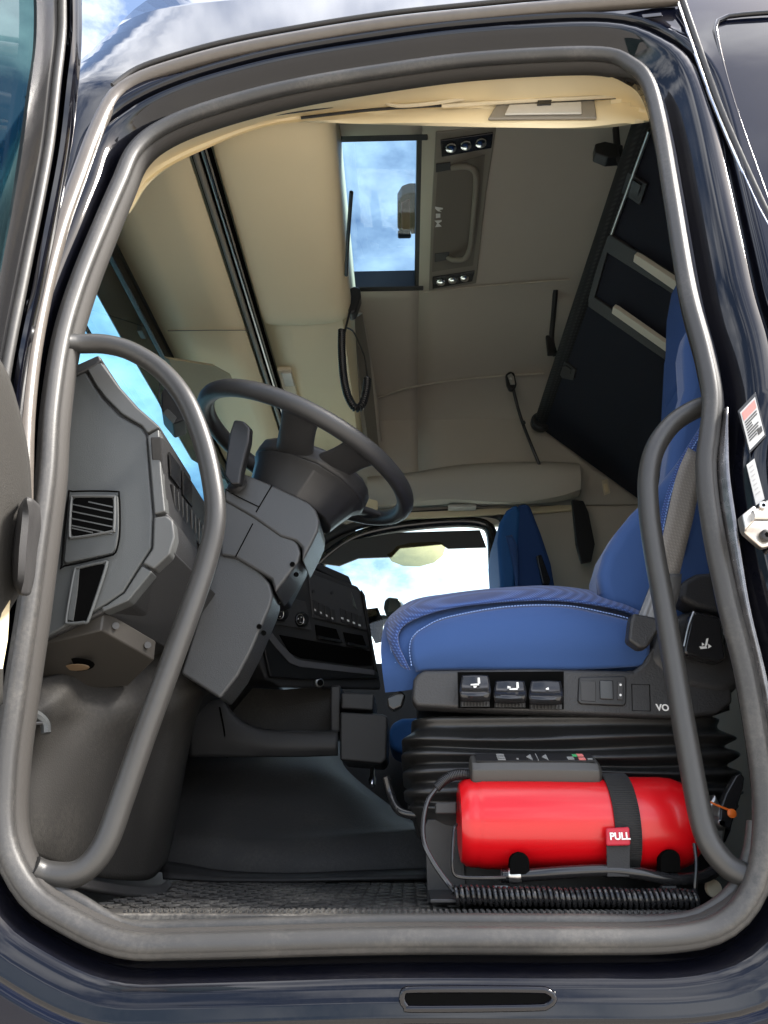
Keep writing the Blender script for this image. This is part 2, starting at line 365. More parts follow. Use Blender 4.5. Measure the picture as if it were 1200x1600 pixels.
# outer weather seal over the top and down the front edge
os_ = [(34,860),(36,740),(40,640),(52,540),(72,440),(95,355),(122,280),(150,205),(178,152),(215,126),(270,106),(350,84),(450,64),(600,40),(750,24),(900,10),(1058,-2)]
q = [PS(a, b, -0.032) for a, b in os_]
tube('outer_weather_seal', q, 0.0155, mat('sun_faded_rubber', (0.095, 0.083, 0.072), 0.32, var=0.25, vscale=25, grain=0.2, gscale=500), cab, n=90, seg=14)
q2 = [PS(a-2, b-18, -0.042) for a, b in os_[8:]]
tube('drip_rail', q2, 0.006, RUBBERD, cab, n=70, seg=10)
# aluminium sill lip along the bottom and rear corner
lip = [(36,1353),(80,1385),(130,1412),(170,1437),(205,1449),(300,1449),(600,1440),(900,1440),(1045,1440),(1105,1424),(1150,1385),(1172,1330),(1178,1284)]
tube('sill_lip', [PS(a, b, 0.03) for a, b in lip], 0.0095, RUBBER, cab, n=110, seg=12)
# bright ridge below the seal and step slot in the sill, its shade a black plate
slot = [(628,1560),(632,1550),(650,1546),(830,1546),(858,1550),(866,1560),(856,1570),(830,1574),(650,1576),(634,1572)]
def PSK(a, b, o=-0.035): return PS(a, b, o)
tube('step_recess_rim', [PSK(a, b, -0.036) for a, b in slot], 0.0042, PAINT, cab, n=80, seg=10, closed=True)
prism('step_slot_shade', [PSK(a, b, -0.0375) for a, b in slot], (0, 0.002, 0), VOID, cab)  # flat black plate on the skin stands in for shade inside the slot
# pressed outline on the rear side panel
bead = [(1230,18),(1170,22),(1132,27),(1119,38),(1120,62),(1134,120),(1155,190),(1190,290),(1225,390),(1300,640),(1350,900),(1385,1200),(1395,1500)]
tube('panel_bead', [PS(a, b, -0.030) for a, b in bead], 0.0055, PAINT, cab, n=60, seg=10)
tube('panel_gap', [PS(a, b, -0.031) for a, b in [(1064,-8),(1090,68),(1122,160),(1160,250),(1200,338),(1225,390),(1290,620),(1340,900),(1370,1200),(1380,1500)]], 0.0065, RUBBERD, cab, n=30, seg=10)
tube('panel_edge', [PS(a-9, b, -0.032) for a, b in [(1064,-8),(1090,68),(1122,160),(1160,250),(1200,338),(1225,390),(1290,620),(1340,900),(1370,1200),(1380,1500)]], 0.0035, CHROME, cab, n=30, seg=8)
# rubber buffer mark near the rear top corner
prism('drain_plug', [PS(a, b, -0.030) for a, b in [(1002,25),(1032,22),(1034,27),(1004,30)]], (0, -0.004, 0), PAINTD, cab, bevel=0.001)
# stickers on the pillar
st = thing('warning_sticker', 'white warning sticker with red heading in black surround on rear door pillar', 'sticker', tuple(PS(1172, 660, -0.03)))
s4 = [PS(a, b, -0.030) for a, b in [(1152,643),(1180,613),(1197,682),(1170,710)]]
prism('surround', s4, (0, -0.002, 0), BLACKG, st, bevel=0.001)
s5 = [PS(a, b, -0.0335) for a, b in [(1156,645),(1179,621),(1194,680),(1171,704)]]
prism('paper', s5, (0, -0.0015, 0), STICK, st)
def qmap(q4, u, v, out=0.0):
    a = q4[0].lerp(q4[1], u); b = q4[3].lerp(q4[2], u); p = a.lerp(b, v)
    n_ = (q4[1]-q4[0]).cross(q4[3]-q4[0]).normalized()
    if n_.y > 0: n_ = -n_
    return p+n_*out
def qrect(q4, u0, v0, u1, v1, out=0.0): return [qmap(q4, u0, v0, out), qmap(q4, u1, v0, out), qmap(q4, u1, v1, out), qmap(q4, u0, v1, out)]
def qn(q4):
    n_ = (q4[1]-q4[0]).cross(q4[3]-q4[0]).normalized()
    return -n_ if n_.y > 0 else n_
prism('red_heading', qrect(s5, 0.08, 0.05, 0.92, 0.26, 0.002), qn(s5)*0.0006, PRINTR, st)
rng = random.Random(2)
for i in range(8):
    prism('print_line', qrect(s5, 0.10, 0.31+i*0.068, 0.45+0.45*rng.random(), 0.345+i*0.068, 0.002), qn(s5)*0.0006, PRINTK, st)
prism('print_block', qrect(s5, 0.66, 0.74, 0.93, 0.88, 0.002), qn(s5)*0.0007, PRINTK, st)
sp = thing('plate_sticker', 'plain white narrow data sticker on door pillar above the latch striker', 'sticker', tuple(PS(1185, 750, -0.03)))
s6 = [PS(a, b, -0.030) for a, b in [(1166,727),(1178,717),(1194,780),(1181,790)]]
prism('paper', s6, (0, -0.0015, 0), STICK, sp)
for i in range(7): prism('print_line', qrect(s6, 0.2, 0.10+i*0.11, 0.5+0.3*rng.random(), 0.13+i*0.11, 0.002), qn(s6)*0.0005, mat('faint_print', (0.3, 0.3, 0.3), 0.6) if i == 0 else bpy.data.materials['faint_print'], sp)
# latch striker
lk = thing('latch_striker', 'nickel door latch striker bolted on the rear door pillar', 'latch', tuple(PS(1185, 830, -0.03)))
prism('base_plate', [PS(a, b, -0.030) for a, b in [(1158,815),(1176,800),(1196,784),(1225,790),(1230,850),(1185,861),(1172,850),(1156,836)]], (0, -0.014, 0), NICKEL, lk, bevel=0.004)
prism('side_block', [PS(a, b, -0.046) for a, b in [(1151,812),(1170,797),(1180,812),(1156,836)]], (0, -0.02, 0), NICKEL, lk, bevel=0.003)
tube('striker_bar', [PS(1176, 806, -0.072), PS(1215, 806, -0.072)], 0.0075, NICKEL, lk, n=6)
for a, b, r in ((1172, 806, 0.006), (1190, 792, 0.006), (1196, 838, 0.009)):
    c = PS(a, b, -0.052 if r < 0.008 else -0.046); bo = lathe('bolt', c, -VY, [(0, r), (0.006, r), (0.007, r*0.8)], STEEL if r < 0.008 else BLACK, lk, seg=16)
    lathe('socket', c-VY*0.007, -VY, [(0, r*0.45), (0.0006, r*0.45)], VOID, bo, seg=6)
# grab handles
def offs(pts): return [P(a, b, Y=y) for a, b, y in pts]
tube('grab_handle', offs([(96,536,0.03),(125,537,0.05),(165,538,0.06),(205,549,0.065),(250,577,0.07),(288,622,0.07),(315,685,0.07),(332,755,0.07),(336,815,0.07),(322,880,0.07),(295,960,0.065),(262,1050,0.06),(225,1150,0.055),(190,1250,0.05),(166,1315,0.045),(140,1352,0.04),(110,1368,0.035),(70,1366,0.03),(50,1358,0.02)]), 0.0175, TUBE, cab, n=110, seg=16, label='curved grey grab handle on the front door pillar')
tube('grab_handle', offs([(1112,632,0.05),(1085,640,0.055),(1050,663,0.06),(1024,700,0.06),(1013,745,0.06),(1014,800,0.06),(1022,860,0.06),(1038,950,0.058),(1053,1040,0.055),(1068,1130,0.05),(1084,1220,0.045),(1097,1285,0.04),(1113,1325,0.035),(1140,1355,0.03),(1172,1372,0.02)]), 0.0165, TUBE, cab, n=100, seg=16, label='long grey grab handle in front of the rear door pillar')
sheet('pillar_sheen_scuff_strip', [[PS(a, b, -0.004) for a, b in [(1131,640),(1122,690),(1120,740),(1128,810),(1152,940),(1180,1060),(1206,1200)]], [PS(a, b, -0.020) for a, b in [(1137,636),(1138,690),(1140,740),(1150,810),(1170,940),(1198,1060),(1224,1200)]]], mat('sky_sheen_and_scuffs', (0.20, 0.19, 0.19), 0.25, 0.85, var=0.75, vscale=45), cab, nu=30, nv=4, solid=0.002)  # pale metallic sheet paints sky reflection and brown scuffs onto the flange
# inner pillar casing behind the rear seal, painted
prism('rear_pillar_inner', [PS(a, b, 0.075) for a, b in [(1055,120),(1100,100),(1320,900),(1340,1400),(1215,1400),(1215,1200),(1150,800),(1135,560)]], (0, 0.02, 0), RUBBERD, cab)
# ------------------------------------------------------------------ interior shell
floor = box('cab_floor', (0.2, 1.25, -0.03), (2.9, 2.45, 0.05), TUNNEL, cab)
# roof lining profile across the cab (Y, Z)
RP = [(0.36, 1.82), (0.44, 1.98), (0.58, 2.16), (0.80, 2.29), (0.86, 2.30), (1.64, 2.30), (1.72, 2.295), (2.05, 2.25), (2.35, 2.17), (2.45, 2.08), (2.47, 1.90), (2.47, 1.60)]
HX0, HX1, HY0, HY1 = -0.34, 0.075, 0.86, 1.64
def roof_piece(name, x0, x1, prof, m=LINING):
    p = lin([Vector((0, y, z)) for y, z in prof], 3*len(prof)) if False else [Vector((0, y, z)) for y, z in prof]
    rows = [[Vector((x, v.y, v.z)) for v in p] for x in [x0+(x1-x0)*i/8 for i in range(9)]]
    return link(name, grid(rows), m, cab, solid=0.012, soff=0)
roof_piece('roof_lining', -0.95, HX0, RP); roof_piece('roof_lining', HX1, 1.32, RP)
roof_piece('roof_lining', HX0, HX1, RP[:5]); roof_piece('roof_lining', HX0, HX1, RP[5:])
# seams and arch ridge of the far lining
tube('lining_seam', [P(a, b, Z=2.287) for a, b in [(662,457),(760,447),(890,437)]], 0.004, LINING, cab, n=20, seg=8)
tube('lining_ridge', [P(a, b, Y=y) for a, b, y in [(588,622,2.325),(640,606,2.280),(700,596,2.243),(780,588,2.212),(850,584,2.195)]], 0.006, LINING, cab, n=30, seg=8)
# body shell over the lining
for nm, x0, x1, y0, y1 in (('roof_shell', -0.80, HX0-0.02, 0.62, 2.75), ('roof_shell', HX1+0.02, 1.6, 0.50, 2.75), ('roof_shell', HX0-0.02, HX1+0.02, 0.50, HY0-0.02), ('roof_shell', HX0-0.02, HX1+0.02, HY1+0.20, 2.75)):
    box(nm, ((x0+x1)/2, (y0+y1)/2, 2.50), (x1-x0, y1-y0, 0.03), PAINT, cab)
box('rear_wall', (1.34, 1.25, 0.95), (0.04, 2.6, 3.1), LINING, cab)
box('front_bulkhead', (-1.09, 1.28, 0.2), (0.04, 2.5, 1.1), DASHD, cab)
box('underbody', (0.2, 1.3, -0.35), (2.9, 2.6, 0.5), BLACK, cab)
prism('front_header', [(-0.875, 0.22, 1.755), (-0.875, 2.56, 1.755), (-0.90, 2.56, 2.40), (-0.90, 1.2, 2.40)], (-0.03, 0, 0), PAINT, cab)
# far side: wall above and around the passenger window
FW = [(490, 890), (520, 862), (560, 838), (620, 824), (700, 816), (752, 818), (768, 834), (772, 880), (778, 960), (786, 1100)]
fr = [P(a, b, Y=2.52) for a, b in FW]
tube('far_window_frame', fr, 0.030, BLACKG, cab, n=70, seg=12)
tube('far_door_seal', [P(a, b, Y=2.50) for a, b in [(470,888),(505,846),(555,822),(620,808),(700,802),(768,803),(790,820),(797,880),(806,1000)]], 0.022, RUBBERD, cab, n=70, seg=12)
x2 = P(785, 880, Y=2.50).x
prism('far_side_wall', [(x2, 2.50, -0.1), (1.34, 2.50, -0.1), (1.34, 2.50, 1.7), (x2, 2.50, 1.7)], (0, 0.06, 0), LINING, cab)
zt = P(700, 816, Y=2.50).z
prism('far_side_wall', [(-1.0, 2.50, zt-0.01), (x2, 2.50, zt-0.01), (x2, 2.50, 1.75), (-1.0, 2.50, 1.75)], (0, 0.05, 0), LINING, cab)
prism('far_door_panel', [(-0.9, 2.48, -0.1), (x2, 2.48, -0.1), (x2, 2.48, 0.85), (-0.9, 2.48, 0.78)], (0, 0.08, 0), DASHD, cab, bevel=0.01)
prism('far_window_glass', [(-0.95, 2.545, 0.7), (x2, 2.545, 0.7), (x2, 2.545, zt), (-0.95, 2.545, zt)], (0, 0.004, 0), SIDEG, cab)
prism('far_front_pillar', [P(a, b, Y=2.50) for a, b in [(380, 980), (480, 884), (520, 852), (560, 832), (540, 815), (470, 820), (380, 900)]], (0, 0.05, 0), DASHD, cab, bevel=0.01)
# dark tinted band along the top of the far window (blind cassette)
prism('window_blind', [P(a, b, Y=2.49) for a, b in [(500,880),(545,845),(620,832),(750,828),(760,855),(700,857),(690,850),(625,856),(612,870),(560,872),(530,884)]], (0, 0.012, 0), mat('blind_grey', (0.05, 0.047, 0.045), 0.5), cab)
# far shelf trim above the passenger door
sheet('far_door_trim', [PL([(570,795,2.46),(640,792,2.44),(700,788,2.42),(800,788,2.40),(870,784,2.36),(903,776,2.34)]),
                        PL([(572,790,2.40),(640,780,2.36),(700,776,2.34),(800,782,2.31),(870,774,2.27),(908,764,2.26)]),
                        PL([(574,752,2.36),(640,745,2.34),(720,734,2.32),(800,728,2.28),(870,727,2.25),(906,728,2.25)]),
                        PL([(574,745,2.46),(640,738,2.46),(720,726,2.46),(800,722,2.46),(870,722,2.46),(902,724,2.46)])], LINING, cab, nu=40, nv=12)
box('far_courtesy_lamp', P(722, 793, Y=2.42), (0.14, 0.05, 0.016), LENS, cab, bevel=0.004)
prism('far_trim_rail', [P(a, b, Y=2.47) for a, b in [(600,802),(860,790),(905,786),(905,796),(860,800),(600,812)]], (0, 0.02, 0), CREAM, cab, bevel=0.004)
# near side trim above the door with slot, lamp and cable
sheet('near_door_trim', [[PS(a, b, 0.05) for a, b in [(185,300),(218,246),(300,205),(420,165),(600,138),(800,120),(960,112),(1020,170)]],
                         [PS(a, b, 0.13) for a, b in [(200,320),(232,270),(310,226),(430,186),(600,168),(800,160),(960,154),(1022,180)]],
                         [PS(a, b, 0.14) for a, b in [(202,330),(238,276),(314,232),(432,190),(600,174),(800,168),(960,164),(1024,186)]],
                         [PS(a, b, 0.145) for a, b in [(202,334),(240,280),(318,234),(436,194),(600,195),(800,199),(930,200),(1020,190)]],
                         [PS(a, b, 0.21) for a, b in [(206,330),(246,270),(318,222),(436,184),(600,185),(800,188),(930,188),(1020,180)]]], CREAM, cab, nu=60, nv=22)
tube('trim_groove', [PS(a, b, 0.128) for a, b in [(470,184),(600,170),(760,162),(900,156),(1000,150)]], 0.0035, BLACK, cab, n=30, seg=8)
tube('trim_groove', [PS(a, b, 0.110) for a, b in [(322,208),(400,184),(480,172),(600,156),(760,146),(880,136)]], 0.0035, BLACK, cab, n=30, seg=8)
tube('trim_cable', [PS(a, b, 0.115) for a, b in [(590,152),(612,164),(650,164),(720,155),(760,144),(870,133)]], 0.0045, CREAML, cab, n=40, seg=8)
tube('trim_rail', [PS(a, b, 0.125) for a, b in [(690,166),(800,159),(900,154),(1002,148)]], 0.005, CREAML, cab, n=20, seg=8)
lampq = [PS(a, b, 0.137) for a, b in [(776,166),(928,158),(932,188),(762,189)]]
lo = prism('near_courtesy_lamp', lampq, (0, -0.006, 0.002), GREYP, cab, bevel=0.003)
prism('lens', [v+Vector((0, -0.007, 0)) for v in qrect(lampq, 0.14, 0.22, 0.86, 0.85)], (0, -0.005, 0.001), LENS, lo, bevel=0.003)
prism('lamp_switch', [v+Vector((0, -0.012, 0)) for v in qrect(lampq, 0.42, 0.1, 0.56, 0.38)], (0, -0.003, 0.001), BLACK, lo, bevel=0.001)
# closing side lining behind the pillar, near side
prism('near_side_lining', [(0.60, 0.14, 0.0), (1.34, 0.14, 0.0), (1.34, 0.2, 1.75), (0.60, 0.2, 1.75)], (0, 0.03, 0), LINING, cab)
# ------------------------------------------------------------------ windscreen, outside visor
WS = [Vector((-0.865, 0.20, 1.75)), Vector((-0.865, 2.46, 1.75)), Vector((-1.06, 2.46, 0.70)), Vector((-1.06, 0.08, 0.70))]
prism('windscreen', WS, (-0.004, 0, 0), WINDS, cab)
box('screen_border', (-0.872, 1.33, 1.728), (0.02, 2.26, 0.055), BLACKG, cab, bevel=0.004)
ev = thing('outside_sun_visor', 'smoked brown sun visor fixed outside above the windscreen', 'visor', (-0.9, 1.3, 1.4))
prism('visor_panel', [(-0.90, 0.25, 1.76), (-0.90, 2.5, 1.76), P(300, 718, X=-0.96), P(246, 624, X=-0.96), P(193, 533, X=-0.96), P(140, 437, X=-0.96)], (-0.005, 0, 0.002), SMOKE, ev)
for y in (0.50, 0.72, 1.1, 1.6): box('visor_bracket', (-0.895, y, 1.70), (0.02, 0.05, 0.03), DASH, ev, bevel=0.004)
tube('front_pillar_edge', [P(110, 470, X=-0.90), P(128, 500, X=-0.91), P(150, 540, X=-0.92)], 0.006, DASHD, cab, n=8)
cb = thing('screen_camera', 'small dark camera box mounted on the windscreen beside the grab handle', 'camera', tuple(P(270, 640, Y=0.75)))
prism('housing', PL([(252,612,.75),(264,596,.75),(284,618,.75),(290,655,.75),(270,662,.75),(252,640,.75)]), (-0.02, 0.09, 0.0), DASHD, cb, bevel=0.006)
prism('lens_window', PL([(254,645,.742),(270,662,.742),(276,652,.742),(262,638,.742)]), (0, 0.004, 0), DASHL, cb, bevel=0.001)
tube('wire', PL([(254,640,.75),(248,625,.75),(250,600,.75),(253,590,.78)]), 0.002, BLACK, cb, n=12, seg=6)

# ------------------------------------------------------------------ footwell
sheet('kick_panel', [PL([(-30,1290,.04),(10,1318,.07),(70,1345,.16),(150,1370,.30),(205,1376,.42),(238,1372,.52),(258,1350,.62),(262,1345,.85)]),
                     PL([(-20,1250,.05),(15,1280,.08),(80,1300,.16),(160,1318,.30),(215,1322,.42),(248,1316,.50),(266,1300,.60),(272,1300,.85)]),
                     PL([(-10,1190,.06),(28,1205,.10),(95,1190,.18),(180,1175,.30),(242,1165,.42),(278,1160,.48),(296,1150,.58),(300,1150,.85)]),
                     PL([(0,1150,.07),(48,1150,.10),(110,1135,.20),(200,1115,.30),(260,1106,.40),(292,1104,.46),(312,1098,.56),(318,1090,.85)]),
                     PL([(30,1130,.07),(75,1115,.12),(130,1105,.22),(210,1085,.32),(270,1075,.42),(304,1072,.46),(326,1078,.56),(336,1080,.85)]),
                     PL([(50,1100,.10),(98,1083,.16),(150,1068,.28),(230,1042,.38),(280,1028,.48),(310,1040,.52),(334,1050,.60),(350,1060,.85)]),
                     PL([(60,1060,.16),(110,1050,.22),(160,1040,.34),(230,1010,.44),(280,1000,.52),(312,1015,.56),(338,1030,.64),(360,1040,.85)])], KICK, cab, nu=48, nv=40, solid=0.006, soff=1)
sheet('panel_skirt', [PL([(0,1322,.06),(40,1345,.11),(120,1372,.22),(200,1386,.38),(245,1386,.47),(262,1376,.52)]),
                      PL([(0,1336,.055),(40,1358,.10),(120,1386,.20),(200,1400,.35),(250,1400,.44),(268,1384,.50)])], RUBBERD, cab, nu=30, nv=6, solid=0.006)
sheet('engine_tunnel', [PL([(240,1362,.86),(330,1368,.84),(450,1370,.82),(560,1366,.82),(672,1362,.82)]),
                        PL([(250,1335,.86),(330,1345,.84),(450,1346,.82),(560,1344,.82),(672,1340,.82)]),
                        PL([(255,1310,.88),(330,1312,.86),(450,1312,.86),(560,1306,.86),(672,1300,.86)]),
                        PL([(262,1298,.92),(330,1298,.90),(450,1298,.92),(560,1294,.92),(672,1290,.92)]),
                        PL([(275,1240,1.08),(340,1240,1.06),(450,1238,1.06),(550,1238,1.10),(640,1280,1.15)]),
                        PL([(285,1192,1.25),(340,1190,1.22),(430,1188,1.22),(500,1190,1.25),(540,1200,1.35)]),
                        PL([(290,1150,1.6),(340,1150,1.6),(430,1150,1.6),(500,1155,1.6),(540,1160,1.6)])], TUNNEL, cab, nu=40, nv=36)
sheet('tunnel_skirt', [PL([(250,1345,.82),(290,1352,.80),(350,1362,.79),(450,1366,.78),(560,1362,.78),(668,1358,.78)]),
                       PL([(255,1372,.72),(300,1374,.72),(350,1376,.71),(450,1376,.70),(560,1374,.70),(668,1372,.70)])], RUBBERD, cab, nu=30, nv=4, solid=0.006)
mt = thing('floor_mat', 'dusty dark floor mat with raised basket pattern behind the door sill', 'mat', (-0.1, 0.4, 0))
prism('mat_base', [(-0.50, 0.06, 0.004), (0.12, 0.06, 0.004), (0.12, 0.86, 0.004), (-0.52, 0.86, 0.004)], (0, 0, 0.006), MATM, mt, bevel=0.002)
parts = []
for i in range(26):
    for j in range(24):
        x = -0.48+i*0.023; y = 0.10+j*0.031
        if random.random() < 0.06: continue
        a = R_(38 if (i+j) % 2 else -38)
        M = Matrix.Rotation(a, 3, 'Z'); parts.append(boxvf((x, y, 0.0115), (0.024, 0.008, 0.0025), M))
pt = joined('raised_pattern', parts, MATM, mt); pt['kind'] = 'stuff'
prism('sill_tread', [(-0.42, 0.034, 0.008), (0.46, 0.034, 0.008), (0.46, 0.10, 0.008), (-0.46, 0.10, 0.008)], (0, 0, 0.010), MATM, cab, bevel=0.002)
parts = [boxvf((-0.38+i*0.008, 0.05+0.012*j, 0.020), (0.004, 0.005, 0.003)) for i in range(105) for j in range(3)]
joined('tread_studs', parts, MATM, cab)['kind'] = 'stuff'
hk = tube('floor_wire_clip', PL([(40,1112,.07),(58,1118,.09),(70,1130,.10),(72,1146,.10)]), 0.0075, DASH, cab, n=16, seg=8)
tube('floor_wire_clip', PL([(18,1132,.07),(45,1131,.08),(66,1130,.09)]), 0.003, BLACK, cab, n=10, seg=8)

# ================================================================== OPEN DOOR
dr = thing('open_door', 'navy truck door swung open with window frame and grey inner panel', 'door', (-0.6, -0.4, 0.0))
XD = -0.585
def PD(a, b, x=XD): return P(a, b, X=x)
edge = [(126,-30),(127,20),(126,80),(121,140),(112,220),(98,300),(82,380),(66,460),(50,530),(38,610),(30,700)]
inn = [(96,-30),(97,20),(96,60),(88,130),(78,220),(64,300),(48,380),(32,460),(18,530),(6,600),(-4,690)]
inn2 = [(60,-30),(62,20),(60,80),(50,150),(38,240),(24,330),(8,420),(-8,510),(-20,590),(-30,650),(-36,700)]
sheet('frame_outer', [[PD(a, b, -0.565) for a, b in edge], [PD(a-8, b, -0.556) for a, b in edge], [PD(a-17, b, -0.562) for a, b in edge], [PD(a-20, b, -0.572) for a, b in edge], [PD(a, b, -0.572) for a, b in inn]], PAINT, dr, nu=50, nv=18, solid=0.003)
tube('frame_seal', [PD(a-1, b, -0.566) for a, b in inn], 0.0085, RUBBER, dr, n=60, seg=12)
sheet('frame_inner', [[PD(a-4, b, -0.574) for a, b in inn], [PD(a-12, b, -0.570) for a, b in inn], [PD(a-8, b, -0.578) for a, b in inn2], [PD(a, b, -0.585) for a, b in inn2]], BLACKG, dr, nu=50, nv=10, solid=0.003)
tube('glass_channel', [PD(a, b, -0.582) for a, b in inn2], 0.006, RUBBERD, dr, n=50, seg=8)
dglass = [PD(62, -30, -0.59), PD(60, 80, -0.59), PD(38, 240, -0.59), PD(8, 420, -0.59), PD(-30, 650, -0.59), Vector((-0.59, -0.95, 0.75)), Vector((-0.59, -0.95, 1.9))]
prism('door_glass', dglass, (-0.004, 0, 0), glass('door_glass_mat', (0.30, 0.41, 0.41)), dr)
sheet('inner_panel', [[PD(a, b, -0.548) for a, b in [(-60,480),(0,566),(16,600),(33,660),(44,720),(48,800),(47,880),(30,925),(10,960),(4,1010),(2,1100)]],
                      [PD(a-14, b+4, -0.536) for a, b in [(-60,480),(0,566),(16,600),(33,660),(44,720),(48,800),(47,880),(30,925),(10,960),(4,1010),(2,1100)]],
                      [PD(a-60, b+8, -0.532) for a, b in [(-60,480),(0,566),(16,600),(33,660),(44,720),(48,800),(47,880),(30,925),(10,960),(4,1010),(2,1100)]],
                      [PD(a-160, b+8, -0.530) for a, b in [(-60,480),(0,566),(16,600),(33,660),(44,720),(48,800),(47,880),(30,925),(10,960),(4,1010),(2,1100)]]], mat('door_trim_grey', (0.032, 0.030, 0.027), 0.5, grain=0.6, gscale=400), dr, nu=40, nv=14, solid=0.004)
sheet('hinge_cover', [[PD(a, b, -0.524) for a, b in [(40,780),(30,800),(22,860),(22,905),(30,925)]], [PD(a, b, -0.500) for a, b in [(44,778),(40,800),(34,860),(33,908),(36,930)]], [PD(a, b, -0.506) for a, b in [(52,782),(52,810),(48,860),(46,908),(42,930)]], [PD(a, b, -0.53) for a, b in [(60,790),(62,820),(56,860),(52,900),(46,926)]]], RUBBERD, dr, nu=24, nv=14, solid=0.004)
prism('cream_edge', [PD(a, b, -0.535) for a, b in [(-8,820),(4,880),(16,935),(12,1000),(4,1045),(-20,1045)]], (-0.004, 0, 0), CREAM, dr)

# ================================================================== DASHBOARD
da = thing('dashboard', 'grey truck dashboard end with air vent, pocket and switches beside the door', 'dashboard', (-0.6, 0.2, 0.4))
prof = [(110,592),(114,571),(154,553),(159,563),(187,604),(215,635),(250,666),(256,740),(260,800),(271,812),(274,838),(266,868),(240,892),(200,940),(160,958),(62,1003),(80,860),(103,680)]
pts = PL([(a, b, .135) for a, b in prof])
prism('dash_body', pts, (0, 0.22, 0), DASHD, da, bevel=0.006)
endp = [(110,592),(133,580),(147,604),(161,624),(187,650),(221,669),(228,680),(233,744),(238,804),(236,856),(221,879),(192,925),(165,944),(62,1001),(80,860),(103,680)]
prism('end_panel', PL([(a, b, .127) for a, b in endp]), (0, 0.010, 0), DASH, da, bevel=0.004)
prism('end_cap', PL([(a, b, .121) for a, b in [(110,589),(115,571),(154,554),(158,562),(150,570),(134,578)]]), (0, 0.03, 0), DASHD, da, bevel=0.004)
prism('top_trim', PL([(a, b, .123) for a, b in [(136,577),(150,569),(158,566),(186,605),(213,636),(249,667),(230,676),(222,665),(190,646),(164,620),(150,602)]]), (0, 0.03, 0), DASHL, da, bevel=0.003)
prism('side_trim', PL([(a, b, .123) for a, b in [(230,681),(248,670),(252,740),(258,799),(241,803),(236,744)]]), (0, 0.03, 0), DASHL, da, bevel=0.003)
prism('lower_trim', PL([(a, b, .123) for a, b in [(240,808),(260,805),(270,814),(273,838),(265,866),(240,889),(222,880),(238,857)]]), (0, 0.03, 0), DASHL, da, bevel=0.004)
prism('corner_trim', PL([(a, b, .124) for a, b in [(221,884),(238,893),(200,939),(160,956),(158,948),(166,946),(194,926)]]), (0, 0.03, 0), DASH, da, bevel=0.003)
# door-side edge highlight lip
tube('edge_lip', PL([(a, b, .115) for a, b in [(108,640),(100,720),(90,800),(80,880),(68,960),(60,1003)]]), 0.0055, DASHL, da, n=24, seg=10)
# vent
vq = PL([(108,773,.119),(183,770,.119),(178,865,.119),(100,882,.119)])
vent = prism('air_vent', PL([(a, b, .1195) for a, b in [(108,776),(113,771),(178,771),(184,776),(185,830),(180,858),(174,865),(102,880),(99,876)]]), (0, 0.010, 0), DASH, da, bevel=0.003)
prism('vent_mouth', PL([(a, b, .1172) for a, b in [(114,782),(118,778),(174,778),(177,782),(177,824),(172,828),(116,838),(111,834)]]), (0, 0.003, 0), VOID, vent)
tube('vent_rim', PL([(a, b, .1175) for a, b in [(112,780),(118,776),(174,776),(179,782),(178,826),(172,831),(116,840),(109,834)]]), 0.0026, DASHL, vent, n=60, seg=8, closed=True)
tube('vent_outline', PL([(a, b, .1185) for a, b in [(107,774),(113,768),(178,768),(186,775),(187,832),(181,862),(172,868),(102,884),(97,878)]]), 0.0016, VOID, vent, n=60, seg=6, closed=True)
for i in range(6):
    y0 = 788+i*12.5; a0 = 114; a1 = 176
    if i == 0: pa, pb = (138, 783), (176, 791)
    elif i == 5: pa, pb = (112, 824), (145, 831)
    else: pa, pb = (114-i*0.5, 776+i*11), (176, 789+i*11.0)
    a_, b_ = P(*pa, Y=.1165), P(*pb, Y=.1165)
    prism('slat', [a_, b_, b_+Vector((0, .0, -.0022)), a_+Vector((0, 0, -.0022))], (0, 0.004, 0.0), DASHL, vent)
pk = prism('side_pocket', PL([(a, b, .1205) for a, b in [(118,893),(124,888),(160,880),(165,884),(138,965),(132,970),(110,972),(106,966)]]), (0, 0.006, 0), VOID, da)
tube('pocket_rim', PL([(a, b, .1205) for a, b in [(117,892),(123,887),(160,879),(166,884),(139,966),(132,972),(109,974),(104,967)]]), 0.0028, DASH, pk, n=60, seg=8, closed=True)
prism('pocket_wall', PL([(a, b, .1185) for a, b in [(117,892),(124,888),(120,930),(114,970),(106,968)]]), (0, 0.002, 0), DASH, pk)
# switch panel facing the driver: continues along the cab behind the end panel
XA = P(252, 740, Y=.135).x
def PX(a, b, x): return P(a, b, X=x)
prism('instrument_hood', [PX(a, b, XA+0.004) for a, b in [(252,682),(262,690),(330,800),(330,900),(266,812),(257,760)]], (-0.02, 0, 0), DASHD, da, bevel=0.003)
swq = [PX(260, 700, XA+0.006), PX(318, 780, XA+0.006), PX(318, 868, XA+0.006), PX(266, 800, XA+0.006)]
nX = Vector((1, 0, 0))
for (u0, v0, u1, v1) in ((0.04, 0.02, 0.30, 0.40), (0.36, 0.02, 0.62, 0.44)): prism('recess', [qmap(swq, *t) for t in ((u0, v0), (u1, v0), (u1, v1), (u0, v1))], nX*0.003, BLACKG, da, bevel=0.001)
for i in range(8):
    u0 = 0.04+i*0.115+(0.03 if i > 3 else 0); prism('rocker_switch', [qmap(swq, *t) for t in ((u0, .52), (u0+.095, .52), (u0+.095, .96), (u0, .96))], nX*0.006, BLACK, da, bevel=0.0015)
    c0 = qmap(swq, u0+.01, .55)+nX*0.0065; c1 = qmap(swq, u0+.01, .85)+nX*0.0065
    tube('switch_edge', [c0, c0.lerp(c1, .5)+Vector((0, -.003, 0)), c1], 0.0008, DASHL, da, n=6, seg=6)
